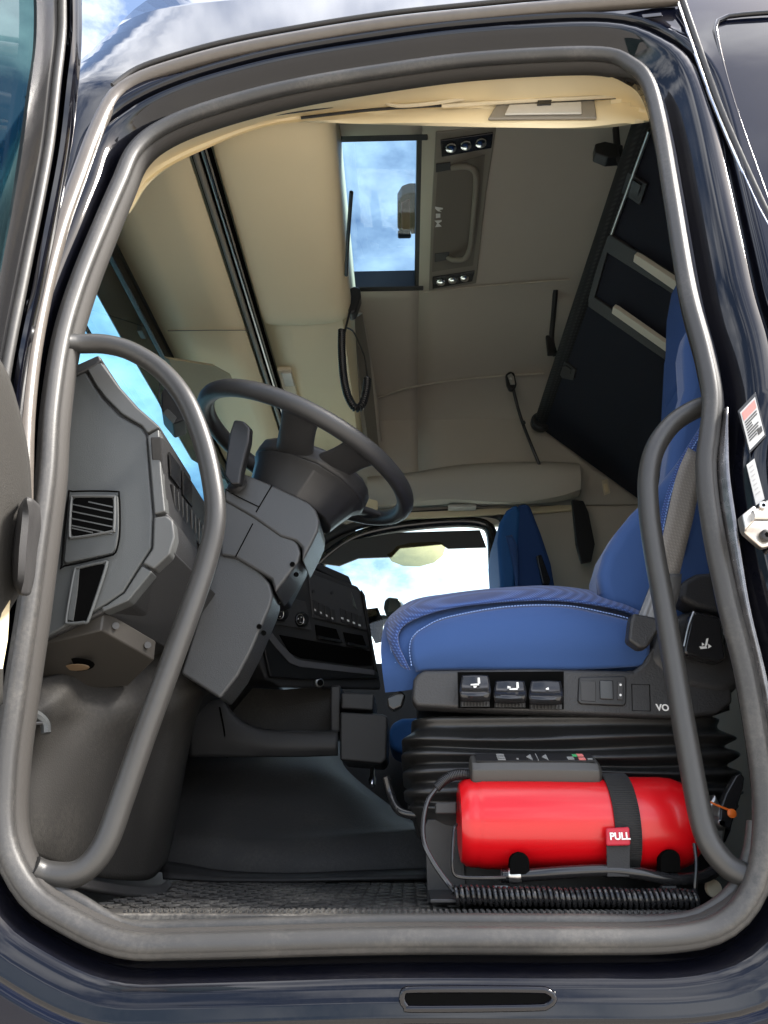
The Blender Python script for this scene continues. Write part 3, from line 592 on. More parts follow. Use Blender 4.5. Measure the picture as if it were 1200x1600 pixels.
prism('lower_ledge', [PX(a, b, XA+0.02) for a, b in [(272,816),(330,888),(330,935),(312,905),(272,852)]], (-0.04, 0, 0), DASHL, da, bevel=0.003)
prism('knee_panel', [P(240, 893, Y=.137), P(272, 862, Y=.137), P(345, 935, Y=.42), P(300, 1000, Y=.42), P(262, 1014, Y=.34), P(162, 957, Y=.137), P(200, 940, Y=.137)], (-0.03, 0, 0.02), DASHD, da, bevel=0.003)
# steel bracket under the end of the dashboard
bq = [(56,1006),(158,986),(241,1032),(190,1075),(120,1080),(45,1072)]
br = prism('support_bracket', PL([(58,1008,.145),(158,985,.145),(241,1032,.25),(200,1072,.31),(120,1080,.26),(45,1074,.19)]), (0, 0, 0.035), mat('bracket_steel', (0.038, 0.034, 0.029), 0.45, grain=0.3, gscale=600), da, bevel=0.003)
for a, b in ((178, 979), (228, 1009)):
    c = P(a, b, Y=0.145+0.105*(a-158)/83.0); lathe('screw', c+Vector((0.004, -0.004, 0)), (0.5, -0.85, 0), [(0, .006), (0.003, .006)], DASHD, br, seg=12)
prism('bracket_hole', [P(120+28*math.cos(t), 1039+10*math.sin(t), Y=0.196+0.030*math.sin(t)*0.6-0.004) for t in [k*math.pi/8 for k in range(16)]], (0, 0, 0.001), VOID, br)
prism('hole_edge', [P(120+20*math.cos(t), 1043+5*math.sin(t), Y=0.190+0.018*math.sin(t)*0.6) for t in [k*math.pi/8 for k in range(16)]], (0, 0, 0.0006), mat('bare_wire', (0.25, 0.17, 0.10), 0.5), br)
# far part of the dashboard behind the column
prism('dash_far', [(-0.98, 0.36, 0.70), (-0.62, 0.36, 0.84), (-0.47, 0.36, 0.74), (-0.42, 0.36, 0.55), (-0.55, 0.36, 0.38), (-0.98, 0.36, 0.38)], (0, 2.1, 0), DASHD, da, bevel=0.01)

# ================================================================== STEERING COLUMN
co = thing('steering_column', 'grey angular steering column cover with stalk rising to the wheel', 'steering column', tuple(P(350, 1080, Y=.47)))
prism('upper_shroud', PL([(a, b, .37) for a, b in [(350,764),(364,748),(380,739),(424,757),(468,777),(484,786),(494,797),(499,812),(497,828),(488,848),(472,878),(472,856),(462,845),(438,838),(395,808),(350,782)]]), (0, 0.13, 0), COLM, co, bevel=0.006, seg=4)
prism('lower_shroud', PL([(a, b, .375) for a, b in [(346,776),(394,802),(438,830),(456,839),(466,850),(470,864),(466,878),(450,900),(430,926),(424,905),(368,871),(344,867)]]), (0, 0.12, 0), COLM, co, bevel=0.006, seg=4)
prism('column_cover', PL([(a, b, .385) for a, b in [(345,856),(372,862),(408,894),(422,912),(427,930),(422,948),(394,1014),(372,1056),(344,1092),(282,1052),(310,965)]]), (0, 0.10, 0), COLM, co, bevel=0.006, seg=4)
tube('shroud_seam', PL([(a, b, .369) for a, b in [(425,758),(400,800)]]), 0.0012, VOID, co, n=6, seg=6)
tube('shroud_seam', PL([(a, b, .374) for a, b in [(395,818),(368,870)]]), 0.0012, VOID, co, n=6, seg=6)
tube('shroud_seam', PL([(a, b, .368) for a, b in [(405,792),(370,775),(352,764)]]), 0.0010, VOID, co, n=6, seg=6)
for a, b, y in ((447, 877, .385), (453, 893, .40), (395, 974, .39), (402, 984, .40)): lathe('screw_hole', P(a, b, Y=y-0.012)+Vector((0.012, 0, -0.006)), (0.6, -0.6, -0.4), [(0, .005), (0.004, .005)], VOID, co, seg=12)
sk_ = lathe('stalk_socket', P(370, 757, Y=.366), (-0.35, -0.8, 0.5), [(-0.006, .021), (0.003, .021), (0.006, .016), (0.006, .012)], WHEELM, co, seg=24)
stp = PL([(366,764,.345),(372,752,.34),(366,735,.335),(362,718,.33),(366,690,.325),(373,662,.32)])
prism('stalk', PL([(a, b, .325) for a, b in [(360,757),(350,742),(353,712),(358,676),(365,655),(380,657),(390,668),(388,690),(377,735),(374,756)]]), (0.006, 0.018, 0), BLACK, co, bevel=0.005)
# metal under-cover behind the column
prism('rear_cover', PL([(a, b, .50) for a, b in [(420,900),(470,880),(478,882),(448,940),(420,950)]]), (0, 0.06, 0), BLACK, co, bevel=0.005)

# ================================================================== STEERING WHEEL
WC = P(476, 716, Y=.47); TA = R_(25.5)
wu = Vector((math.cos(TA), 0, -math.sin(TA))); wn = Vector((math.sin(TA), 0, math.cos(TA)))
wh = thing('steering_wheel', 'dark grey steering wheel with wide spokes seen from below', 'steering wheel', tuple(WC))
RW = 0.252
tube('rim', [WC+wu*(RW*math.cos(t))+VY*(RW*math.sin(t)) for t in [2*math.pi*k/72 for k in range(72)]], 0.0190, WHEELM, wh, closed=True, straight=True, seg=16)
def wp(u, v, n): return WC+wu*u+VY*v+wn*n
half = [(-.100,-.020),(-.080,-.062),(-.042,-.100),(.015,-.130),(.080,-.134),(.130,-.107),(.163,-.062),(.172,-.020)]
hpl = half+[(a, -b) for a, b in half[::-1]]
prism('hub', [wp(a, b, -0.052) for a, b in hpl], wn*0.040, WHEELM, wh, bevel=0.012, seg=4)
boss = [[wp(a*s_+o_, b*s_, n) for a, b in hpl] for s_, o_, n in ((0.99, 0.0, -0.050), (0.90, 0.0, -0.064), (0.80, 0.0, -0.100), (0.74, 0.0, -0.125))]
link('hub_boss', grid(boss, True, True), WHEELM, wh, bevel=0.004)
for ang in (-84, -47, 47, 84):
    t = R_(ang); d = Vector((math.cos(t), math.sin(t))); pr_ = Vector((-d.y, d.x))
    rows = []
    for rr, hw, n, th in ((0.05, 0.050, -0.042, .02), (0.13, 0.042, -0.036, .016), (0.19, 0.038, -0.016, .012), (0.225, 0.042, -0.002, .011), (RW, 0.050, 0, .010)):
        rows.append([wp(d.x*rr+pr_.x*w_, d.y*rr+pr_.y*w_, n+h) for w_, h in ((-hw, -th*.4), (-hw*.6, -th), (hw*.6, -th), (hw, -th*.4), (hw, th*.4), (hw*.6, th), (-hw*.6, th), (-hw, th*.4))])
    link('spoke', grid(rows, True, True), WHEELM, wh, sub=2)

# ================================================================== OVERHEAD SHELF
sh = thing('overhead_shelf', 'cream overhead storage shelf with rounded lid above the windscreen', 'shelf', (-0.5, 1.3, 1.5))
Y0, Y1 = 0.17, 2.46
def ysheet(name, xz, m, y0=Y0, y1=Y1, **k):
    rows = [[Vector((x, y, z)) for x, z in xz] for y in [y0+(y1-y0)*i/10 for i in range(11)]]
    return link(name, grid(rows), m, sh, **k)
ysheet('front_panel', [(-0.855, 1.748), (-0.75, 1.752), (-0.65, 1.752), (-0.555, 1.750)], CREAM, solid=0.008, soff=1)
tube('panel_seam', [P(262, 517, Z=1.7475), P(330, 516, Z=1.7475), P(394, 516, Z=1.7475)], 0.0018, GREYP, sh, n=8, seg=6)
ysheet('slot_back', [(-0.555, 1.775), (-0.50, 1.790)], VOID, solid=0.004)
ysheet('slot_slat', [(-0.543, 1.752), (-0.528, 1.752)], GREYP, solid=0.012)
ysheet('slot_rail', [(-0.520, 1.756), (-0.513, 1.756)], STEEL, solid=0.006)
ysheet('slot_rail', [(-0.508, 1.756), (-0.504, 1.756)], GREYP, solid=0.006)
lidx = [(-0.497, 1.775), (-0.46, 1.766), (-0.38, 1.764), (-0.29, 1.768), (-0.225, 1.776), (-0.185, 1.795), (-0.168, 1.83), (-0.170, 1.90)]
rows = []
for i in range(17):
    t = i/16; y = 0.33+(1.225-0.33)*t; e = min(1, min(t, 1-t)*9); k = math.sqrt(max(0, 1-(1-e)**2))
    rows.append([Vector((x-0.012*math.sin(t*math.pi*0.5)*(j/7.0), y, z+0.035*(1-k))) for j, (x, z) in enumerate(lidx)])
link('lid', grid(rows), CREAM, sh, solid=0.012, soff=1, sub=1)
ysheet('rear_panel', [(-0.497, 1.800), (-0.40, 1.800), (-0.27, 1.803), (-0.215, 1.815), (-0.198, 1.85), (-0.20, 2.29)], CREAM, y0=0.60, solid=0.010, soff=1)
ml_ = box('map_lamp', P(451, 601, Z=1.795), (0.056, 0.25, 0.02), CREAML, sh, bevel=0.005)
box('map_lamp_lens', P(450, 592, Z=1.783), (0.04, 0.10, 0.012), LENS, ml_, bevel=0.003)
prism('folded_visor', [P(a, b, Y=y) for a, b, y in [(255,556,1.12),(330,568,1.2),(352,580,1.3),(368,612,1.45),(300,625,1.45),(268,590,1.25)]], (0.02, 0, -0.012), mat('visor_cloth', (0.40, 0.35, 0.24), 0.8), sh, bevel=0.004)
tube('lid_hinge', [P(a, b, Z=1.80) for a, b in [(549,300),(546,340),(543,385),(541,430)]], 0.006, BLACK, sh, n=14, seg=8)

# ================================================================== ROOF HATCH
ha = thing('roof_hatch', 'tinted glass roof hatch with grey console, handle and lamps', 'hatch', (-0.1, 1.25, 2.3))
prism('hatch_glass', [(HX0, HY0, 2.37), (HX1, HY0, 2.37), (HX1, HY1, 2.37), (HX0, HY1, 2.37)], (0, 0, 0.006), HATCHG, ha)
for nm, c, s in (('frame_bar', ((HX0+HX1)/2, HY0-0.01, 2.335), (HX1-HX0+.04, 0.03, 0.09)), ('frame_bar', ((HX0+HX1)/2, HY1+0.01, 2.335), (HX1-HX0+.04, 0.03, 0.09)), ('frame_bar', (HX0-0.01, 1.25, 2.335), (0.03, 0.78, 0.09)), ('frame_bar', (HX1+0.012, 1.25, 2.333), (0.06, 0.82, 0.075))):
    box(nm, c, s, BLACK, ha, bevel=0.004)
CX0, CX1 = HX1+0.035, HX1+0.26
pz = 2.285
def PR(a, b, z=pz): return P(a, b, Z=z)
cons = prism('console_plate', [PR(a, b) for a, b in [(681,206),(776,198),(760,300),(744,443),(670,455),(674,330)]], (0, 0, 0.03), GREYP, ha, bevel=0.004)
prism('console_recess', [PR(a, b, pz-0.0015) for a, b in [(684,262),(758,242),(750,330),(739,415),(675,425),(679,340)]], (0, 0, 0.001), mat('console_recess_grey', (0.15, 0.135, 0.11), 0.6), ha)
tube('handle', [PR(a, b, z) for a, b, z in [(706,262,pz),(728,260,pz-.02),(742,268,pz-.03),(744,290,pz-.03),(740,340,pz-.03),(735,385,pz-.03),(726,404,pz-.03),(708,406,pz-.02),(700,402,pz)]], 0.011, GREYP, ha, n=50, seg=12)
for a, b in ((690, 262), (688, 402)): prism('handle_mount', [PR(a-9, b-5, pz-.004), PR(a+14, b-8, pz-.004), PR(a+14, b+4, pz-.004), PR(a-9, b+8, pz-.004)], (0, 0, 0.008), BLACK, ha, bevel=0.002)
for qd in ([(688,220),(771,208),(768,232),(690,246)], [(676,434),(742,424),(738,440),(676,452)]):
    q4 = [PR(a, b, pz-.006) for a, b in qd]; lq = prism('lamp_cluster', q4, (0, 0, 0.010), BLACKG, ha, bevel=0.003)
    for i in range(3):
        u = 0.20+0.29*i; c = q4[0].lerp(q4[1], u).lerp(q4[3].lerp(q4[2], u), 0.5)
        lathe('lamp_reflector', c+Vector((0, 0, -0.002)), -VZ, [(0, .020), (0.004, .018), (0.006, .010)], REFL, lq, seg=14)
def pico(pts, z=pz-.0035): return prism('pictogram', [PR(a, b, z) for a, b in pts], (0, 0, 0.0008), WHITE, ha, smooth=False)
pico([(680,323),(692,325),(692,327),(686,328),(690,331),(684,330),(680,326)]); pico([(681,334),(688,334),(688,340),(681,341)]); pico([(679,345),(690,344),(690,346),(685,349),(690,354),(680,355),(683,349)])
bk = thing('roof_beacon', 'round beacon lamp on the roof seen through the hatch glass', 'beacon', tuple(P(638, 340, Z=2.62)))
prism('lamp_body', [P(a, b, Z=2.585) for a, b in [(621,318),(628,306),(640,302),(652,302),(652,366),(630,368),(621,358)]], (0, 0, 0.06), mat('beacon_grey', (0.018, 0.017, 0.017), 0.4), bk, bevel=0.008)
prism('lamp_lens', [P(a, b, Z=2.575) for a, b in [(627,318),(641,312),(641,360),(628,362)]], (0, 0, 0.01), mat('beacon_red', (0.25, 0.06, 0.05), 0.3), bk, bevel=0.004)
box('lamp_foot', P(632, 366, Z=2.56), (0.06, 0.03, 0.03), BLACK, bk, bevel=0.008)

# ================================================================== UPPER BUNK
ub = thing('upper_bunk', 'dark navy upper bunk folded up at an angle behind the seats', 'bunk', (0.9, 1.45, 1.6))
A0, A1 = Vector((0.70, 0.50, 2.0)), Vector((0.69, 2.40, 2.0)); bd = Vector((0.47, 0, -0.42)); bnrm = Vector((-0.42, 0, -0.47)).normalized()
prism('board', [A0, A1, A1+bd*1.25, A0+bd*1.25], -bnrm*0.10, BUNK, ub, bevel=0.015)
def bp(t, s, o=0.0): return A0.lerp(A1, t)+bd*s+bnrm*o
tube('edge_net', [bp(t, 0.0, -0.02) for t in [i/20 for i in range(21)]], 0.038, NET, ub, straight=True, seg=12)
def PB(a, b, o=0.0):
    d = F_ + RT*((a-600)/FPX) + UP*((800-b)/FPX); o_ = A0+bnrm*o; t = (o_-CAM).dot(bnrm)/d.dot(bnrm); return CAM+d*t
prism('ladder_frame', [PB(a, b, 0.002) for a, b in [(946,372),(956,364),(1100,455),(1100,485),(952,392),(932,462),(975,492),(1100,570),(1100,600),(922,476),(922,464)]], bnrm*0.012, BLACKT, ub, bevel=0.003)
for q_ in ([(996,393),(1003,396),(1100,460),(1100,478),(994,404)], [(962,475),(968,478),(1085,560),(1083,572),(960,485)]):
    prism('ladder_rail', [PB(a, b, 0.016) for a, b in q_], bnrm*0.018, mat('cream_rail', (0.60, 0.56, 0.46), 0.5) if 'cream_rail' not in bpy.data.materials else bpy.data.materials['cream_rail'], ub, bevel=0.002)
for q_ in ([(984,265),(1014,285),(1003,318),(974,298)], [(868,566),(884,562),(902,576),(898,592),(880,588)]):
    o_ = prism('latch_plate', [PB(a, b, 0.004) for a, b in q_], bnrm*0.012, BLACKT, ub, bevel=0.003)
    cen = sum((PB(a, b, 0.018) for a, b in q_), Vector())/len(q_)
    prism('latch_button', [cen+(PB(a, b, 0.018)-cen)*0.45 for a, b in q_], bnrm*0.004, BLACK, o_, bevel=0.001)
for c in ((844, 662),): lathe('end_cap', P(c[0], c[1], Y=2.36), -VY, [(0, .05), (0.03, .05), (0.04, .04)], BLACKT, ub, seg=20)
tube('bunk_edge_rail', [bp(0.03, 0.05, 0.012), bp(0.25, 0.045, 0.012)], 0.006, STEEL, ub, n=8)
bs = thing('bunk_strap', 'thin black webbing strap hanging from roof to the bunk edge', 'strap', tuple(P(866, 455, Y=1.7)))
tube('webbing', PL([(868,452,1.68),(865,490,1.76),(862,530,1.80),(868,556,1.84)]), 0.012, WEB, bs, n=20, seg=6)
box('strap_clip', P(860, 540, Y=1.80), (0.035, 0.02, 0.10), BLACK, bs, bevel=0.005)
ck = thing('coat_hook', 'black coat hook with strap under the roof above the bunk', 'hook', tuple(P(955, 235, Y=0.9)))
prism('hook_body', PL([(a, b, .75) for a, b in [(930,224),(945,220),(974,226),(974,244),(950,246),(930,238)]]), (0, 0.04, 0), BLACK, ck, bevel=0.005)
tube('hook_strap', PL([(962,200,.76),(964,225,.76),(968,250,.76),(975,275,.78)]), 0.011, WEB, ck, n=14, seg=6)

# ================================================================== CENTRE CONSOLE
cc = thing('centre_console', 'black control console angled to the driver with knobs, switches and cubbies', 'console', tuple(P(500, 1060, Y=1.1)))
cq = PL([(452,882,.95),(563,920,1.20),(592,1060,1.20),(405,1062,.93)]); cn = qn(cq)
def cqp(px, py, out=0.0):
    d = F_ + RT*((px-600)/FPX) + UP*((800-py)/FPX); t = (cq[0]+cn*out-CAM).dot(cn)/d.dot(cn); return CAM+d*t
CONS = mat('console_charcoal', (0.05, 0.05, 0.052), 0.42, grain=0.3, gscale=700)
def cpoly(name, pp, out, th, m, parent=cc, **k): return prism(name, [cqp(a, b, out) for a, b in pp], cn*th, m, parent, **k)
cpoly('body', [(452,882),(478,884),(560,916),(570,930),(596,1068),(596,1078),(440,1074),(416,1062),(395,1010),(400,960)], 0.0, -0.22, DASHD, bevel=0.008)
cpoly('top_cap', [(478,880),(500,880),(546,900),(552,914),(545,916)], -0.02, -0.10, DASHD, bevel=0.006)
cpoly('front_frame', [(402,985),(412,976),(436,1008),(458,1030),(470,1034),(584,1048),(590,1060),(470,1062),(418,1058)], 0.001, 0.012, BLACK, bevel=0.004)
cpoly('trim_strip', [(408,984),(414,976),(438,1006),(460,1028),(470,1032),(584,1047),(584,1055),(468,1042),(452,1036),(430,1012)], 0.014, 0.003, mat('satin_grey_trim', (0.10, 0.10, 0.108), 0.45), bevel=0.001)
cpoly('edge_strip', [(563,922),(568,930),(588,1052),(584,1052)], 0.006, 0.006, BLACKG, bevel=0.001)
cpoly('storage_tray', [(436,992),(578,1018),(580,1040),(556,1040),(470,1028),(452,1020)], 0.001, 0.003, VOID)
cpoly('radio_face', [(480,895),(560,924),(572,985),(488,965)], 0.002, 0.004, CONS, bevel=0.002)
cpoly('climate_face', [(424,928),(476,940),(486,985),(424,975)], 0.002, 0.004, CONS, bevel=0.002)
for a, b in ((437, 959), (469, 968)):
    kb = lathe('knob', cqp(a, b, 0.006), cn, [(0, .021), (0.016, .019), (0.018, .017)], BLACK, cc, seg=28)
    c = cqp(a, b, 0.0245); e1 = cn.orthogonal().normalized(); e2 = cn.cross(e1)
    tube('knob_ring', [c+(e1*math.cos(t)+e2*math.sin(t))*0.0145 for t in [k*math.pi/12 for k in range(24)]], 0.0011, STEEL, kb, closed=True, straight=True, seg=6)
    for k in range(3): tube('knob_mark', [c+(e1*math.cos(t)+e2*math.sin(t))*0.008 for t in (k*2+.2, k*2+.7)], 0.0009, WHITE, kb, straight=True, seg=5)
for i in range(4):
    a, b = 491+i*9.0, 946+i*4.4
    bt = cpoly('push_button', [(a-3.6, b-9), (a+3.4, b-6.5), (a+5.6, b+15), (a-1.6, b+12.5)], 0.006, 0.005, DASHD, bevel=0.0012)
    cpoly('pictogram', [(a-.2, b+5), (a+2.4, b+6), (a+2.8, b+9), (a+.4, b+8)], 0.0115, 0.0005, WHITE, bt, smooth=False)
for i in range(4):
    a, b = 534+i*9.0, 959+i*3.6
    bt = cpoly('push_button', [(a-3.6, b-9), (a+3.4, b-6.5), (a+5.6, b+15), (a-1.6, b+12.5)], 0.006, 0.005, DASHD, bevel=0.0012)
    cpoly('pictogram', [(a-1.2, b+5), (a+2.4, b+6), (a+2.8, b+9), (a-.8, b+8)], 0.0115, 0.0005, WHITE, bt, smooth=False)
for pp in ([(492,976),(524,983),(530,1000),(494,993)], [(536,988),(565,993),(571,1010),(540,1003)]): cpoly('cubby', pp, 0.003, 0.004, VOID); cpoly('cubby_lip', [(pp[3][0], pp[3][1]), (pp[2][0], pp[2][1]), (pp[2][0]+1, pp[2][1]+5), (pp[3][0], pp[3][1]+5)], 0.003, 0.012, BLACKG, bevel=0.001)
cpoly('hazard_mark', [(549,925),(558,952),(552,946)], 0.0065, 0.0008, STEEL, smooth=False)
cpoly('display_line', [(462,900),(464,902),(466,916),(464,914)], 0.004, 0.0008, WHITE, smooth=False)
for a, b in ((489, 924), (518, 926)): lathe('radio_knob', cqp(a, b, 0.006), cn, [(0, .006), (0.004, .005)], DASHD, cc, seg=14)
lathe('lighter_socket', cqp(497, 1067, 0.002), (0.5, -0.8, -0.1), [(0, .013), (0.012, .013), (0.013, .009)], STEEL, cc, seg=20)
lathe('socket_hole', cqp(497, 1067, 0.002)+Vector((0.5, -0.8, -0.1)).normalized()*0.0135, (0.5, -0.8, -0.1), [(0, .009), (0.001, .009)], VOID, cc, seg=20)
# storage bin below
sb = thing('storage_bin', 'open charcoal storage bin below the control console', 'bin', tuple(P(440, 1180, Y=1.05)))
prism('inner_wall', PL([(355,1072,1.20),(440,1078,1.22),(528,1070,1.25),(528,1145,1.25),(420,1145,1.22),(360,1120,1.20)]), (0, 0.02, 0), KICK, sb)
prism('side_wall', PL([(516,1072,1.02),(532,1070,1.02),(532,1145,1.02),(516,1145,1.02)]), (0, 0.2, 0), DASHD, sb, bevel=0.006)
sheet('front_lip', [PL([(296,1104,0.960),(345,1094,0.960),(360,1111,0.960),(385,1131,0.960),(420,1141,0.960),(475,1143,0.960),(528,1143,0.960)]), PL([(296,1110,0.945),(345,1100,0.945),(360,1117,0.945),(385,1136,0.945),(420,1146,0.945),(475,1148,0.945),(528,1148,0.945)]), PL([(296,1150,0.940),(345,1150,0.940),(360,1155,0.940),(385,1160,0.940),(420,1166,0.940),(475,1167,0.940),(528,1166,0.940)]), PL([(296,1183,0.950),(345,1183,0.950),(360,1183,0.950),(385,1183,0.950),(420,1182,0.950),(475,1182,0.950),(528,1180,0.950)])], DASHD, sb, nu=40, nv=16, solid=0.006)
tube('lip_edge', PL([(345,1096,.955),(360,1113,.955),(385,1133,.955),(420,1143,.955),(475,1144,.955),(526,1144,.975)]), 0.004, COLM, sb, n=40, seg=8)
tube('panel_joint', PL([(343,1105,.938),(350,1140,.936),(355,1184,.95)]), 0.0022, VOID, sb, n=10, seg=6)
prism('end_box', PL([(531,1112,.94),(598,1116,.94),(606,1120,.94),(604,1186,.94),(596,1194,.94),(531,1188,.94)]), (0, 0.25, 0), DASHD, sb, bevel=0.006)
prism('end_box_lid', PL([(533,1082,.96),(585,1084,.96),(583,1110,.96),(533,1107,.96)]), (0, 0.22, 0), DASHD, sb, bevel=0.005)
lathe('chrome_knob', P(582, 1200, Y=1.0), (0, -0.3, -1), [(0, .006), (0.02, .007), (0.03, .011), (0.045, .010), (0.05, .004)], CHROME, sb, seg=20)

# ================================================================== DRIVER SEAT
ds = thing('driver_seat', 'blue cloth driver seat on black suspension base with side controls', 'seat', (0.25, 0.45, 0.0))
sheet('cushion', [PL([(602,1082,.26),(640,1078,.25),(750,1060,.25),(900,1056,.25),(1016,1045,.25)]),
                  PL([(597,1045,.235),(645,1035,.222),(750,1015,.215),(880,1010,.215),(1016,1015,.22)]),
                  PL([(595,1010,.25),(640,990,.228),(740,962,.222),(870,955,.222),(1010,985,.23)]),
                  PL([(600,978,.30),(640,952,.27),(740,934,.265),(870,930,.265),(1005,962,.27)]),
                  PL([(610,962,.38),(650,940,.35),(740,926,.34),(860,921,.33),(1000,952,.33)]),
                  PL([(614,970,.50),(660,950,.50),(740,938,.50),(860,934,.50),(1000,962,.50)]),
                  PL([(616,975,.66),(660,955,.68),(740,942,.70),(860,940,.70),(1000,965,.70)]),
                  PL([(612,1040,.70),(660,1040,.72),(740,1040,.74),(860,1040,.74),(1000,1040,.74)])], BLUE, ds, nu=50, nv=50)
sheet('woven_band', [PL([(640,1047,0.212),(632,1030,0.210),(622,1005,0.215),(624,985,0.225),(645,968,0.221),(700,950,0.217),(780,940,0.217),(870,938,0.219),(960,950,0.221),(1010,968,0.223)]),
                     PL([(628,1040,0.219),(620,1025,0.219),(613,1005,0.225),(616,982,0.239),(640,962,0.233),(700,944,0.231),(780,934,0.231),(870,932,0.233),(960,944,0.235),(1008,962,0.237)]),
                     PL([(616,1020,0.231),(612,1010,0.231),(606,992,0.251),(612,970,0.283),(640,950,0.267),(700,937,0.261),(780,927,0.257),(870,924,0.257),(960,938,0.259),(1006,956,0.261)]),
                     PL([(612,1000,.245),(608,990,.25),(606,972,.29),(614,960,.345),(645,939,.330),(700,929,.322),(780,920,.316),(870,917,.312),(960,931,.312),(1004,948,.312)])], WOVEN, ds, nu=60, nv=14, solid=0.004, soff=0)
bol = [PL([(650,1048,0.222),(700,1046,0.219),(800,1046,0.217),(900,1046,0.217),(1012,1040,0.220)]),
       PL([(644,1030,0.210),(700,1015,0.201),(800,1005,0.199),(900,1003,0.199),(1014,1012,0.207)]),
       PL([(643,1005,0.211),(700,982,0.204),(800,970,0.201),(900,970,0.201),(1012,990,0.209)]),
       PL([(652,988,0.220),(700,967,0.216),(790,951,0.214),(880,949,0.214),(1000,975,0.218)])]
sheet('side_bolster', bol, BLUE, ds, nu=50, nv=16, solid=0.006, soff=0)
dashes('bolster_stitching', PL([(643,1040,0.211),(640,1015,0.211),(645,995,0.214),(665,979,0.214),(700,964,0.212),(790,948,0.209),(880,946,0.209),(950,958,0.212),(1000,971,0.214)]), 0.0011, STITCH, ds, 90)
dashes('band_stitching', PL([(618,1036,.228),(610,1010,.236),(612,982,.262),(628,962,.262),(660,948,.262),(720,938,.258)]), 0.0010, STITCH, ds, 55)
# back rest
prism('back_bolster', PL([(a, b, .24) for a, b in [(945,945),(938,925),(935,895),(945,862),(965,828),(992,795),(1020,770),(1060,720),(1110,640),(1220,640),(1220,960),(1040,980),(990,960)]]), (0, 0.10, 0), BLUE, ds, bevel=0.03, seg=5)
prism('backrest', PL([(a, b, .70) for a, b in [(965,940),(985,860),(1026,770),(1027,690),(1034,560),(1100,560),(1140,760),(1140,960)]]), (0, -0.34, 0), BLUED, ds, bevel=0.03, seg=5)
prism('headrest', PL([(a, b, .66) for a, b in [(1032,650),(1037,510),(1044,470),(1060,450),(1120,440),(1140,650)]]), (0, -0.28, 0), BLUED, ds, bevel=0.03, seg=5)
prism('shoulder_wing', PL([(a, b, .26) for a, b in [(1040,760),(1050,690),(1062,640),(1074,600),(1070,540),(1078,500),(1150,500),(1180,700),(1150,800)]]), (0, 0.08, 0), BLUE, ds, bevel=0.025, seg=5)
sheet('back_woven', [PL([(1028,840,.232),(1036,790,.232),(1056,730,.232),(1080,690,.232),(1110,650,.232)]), PL([(1066,862,.226),(1070,800,.226),(1086,740,.226),(1104,700,.226),(1124,660,.226)])], WOVEN, ds, nu=20, nv=5, solid=0.004)
dashes('back_stitching', PL([(1036,828,.226),(1046,780,.226),(1062,735,.226),(1085,695,.226),(1110,655,.226)]), 0.0012, STITCH, ds, 40)
# base side panel
base = [(646,1062),(652,1052),(664,1047),(838,1044),(990,1048),(1006,1036),(1016,1014),(1034,1004),(1080,1000),(1120,1000),(1142,1040),(1146,1098),(1120,1116),(1046,1122),(788,1112),(650,1104),(643,1092)]
bpn = prism('base_panel', PL([(a, b, .205) for a, b in base]), (0, 0.05, 0), BLACKT, ds, bevel=0.010)
prism('base_core', PL([(655,1060,.26),(1140,1060,.26),(1140,1110,.26),(655,1100,.26)]), (0, 0.45, 0), BLACK, ds)
prism('lever_recess', PL([(a, b, .2035) for a, b in [(715,1050),(881,1049),(881,1108),(716,1106)]]), (0, 0.003, 0), VOID, bpn)
for (a0, b0, a1, b1, ic) in ((718, 1055, 767, 1104, 0), (771, 1064, 823, 1105, 1), (826, 1064, 880, 1108, 2)):
    h = (b1-b0)
    lv = sheet('control_lever', [PL([(a0+4,b0+1,.190),((a0+a1)/2,b0,.188),(a1-4,b0+1,.190)]), PL([(a0+1,b0+h*.35,.184),((a0+a1)/2,b0+h*.36,.181),(a1-1,b0+h*.35,.184)]), PL([(a0,b0+h*.55,.174),((a0+a1)/2,b0+h*.58,.170),(a1,b0+h*.55,.174)]), PL([(a0+1,b0+h*.62,.172),((a0+a1)/2,b0+h*.66,.168),(a1-1,b0+h*.62,.172)]), PL([(a0+2,b0+h*.82,.178),((a0+a1)/2,b0+h*.84,.176),(a1-2,b0+h*.82,.178)])], BLACKG, bpn, nu=12, nv=16, solid=0.003, soff=0)
    prism('lever_grille', PL([(a0+2,b0+h*.84,.196),(a1-2,b0+h*.84,.196),(a1-2,b1,.196),(a0+2,b1,.196)]), (0, 0.005, 0), BLACK, bpn)
    for k in range(9):
        xx = a0+5+k*(a1-a0-10)/8; prism('grille_rib', PL([(xx-.9,b0+h*.84,.193),(xx+.9,b0+h*.84,.193),(xx+.9,b1,.193),(xx-.9,b1,.193)]), (0, 0.004, 0), DASHD, bpn)
    cx, cy = (a0+a1)/2+(0, 6, 2)[ic], b0+h*.24
    if ic == 2: shapes = [[(cx-2,cy+1),(cx+2,cy-1),(cx+3,cy+3),(cx-2,cy+3)]]
    else: shapes = [[(cx+4,cy-8),(cx+7,cy-8),(cx+8,cy+1),(cx+4,cy+2)], [(cx-7,cy+2),(cx+6,cy+1),(cx+6,cy+4),(cx-7,cy+4)], ([(cx-3,cy+5),(cx+3,cy+5),(cx+1,cy+8),(cx-2,cy+8)] if ic == 0 else [(cx-10,cy-2),(cx-5,cy-1),(cx-5,cy+1),(cx-10,cy+2)])]
    for s_ in shapes: prism('pictogram', PL([(a, b, .1775) for a, b in s_]), (0, 0.001, 0), WHITE, bpn, smooth=False)
mod = prism('switch_module', PL([(a, b, .2) for a, b in [(905,1058),(976,1056),(979,1060),(979,1098),(975,1103),(908,1100),(903,1096)]]), (0, 0.01, 0), BLACK, bpn, bevel=0.003)
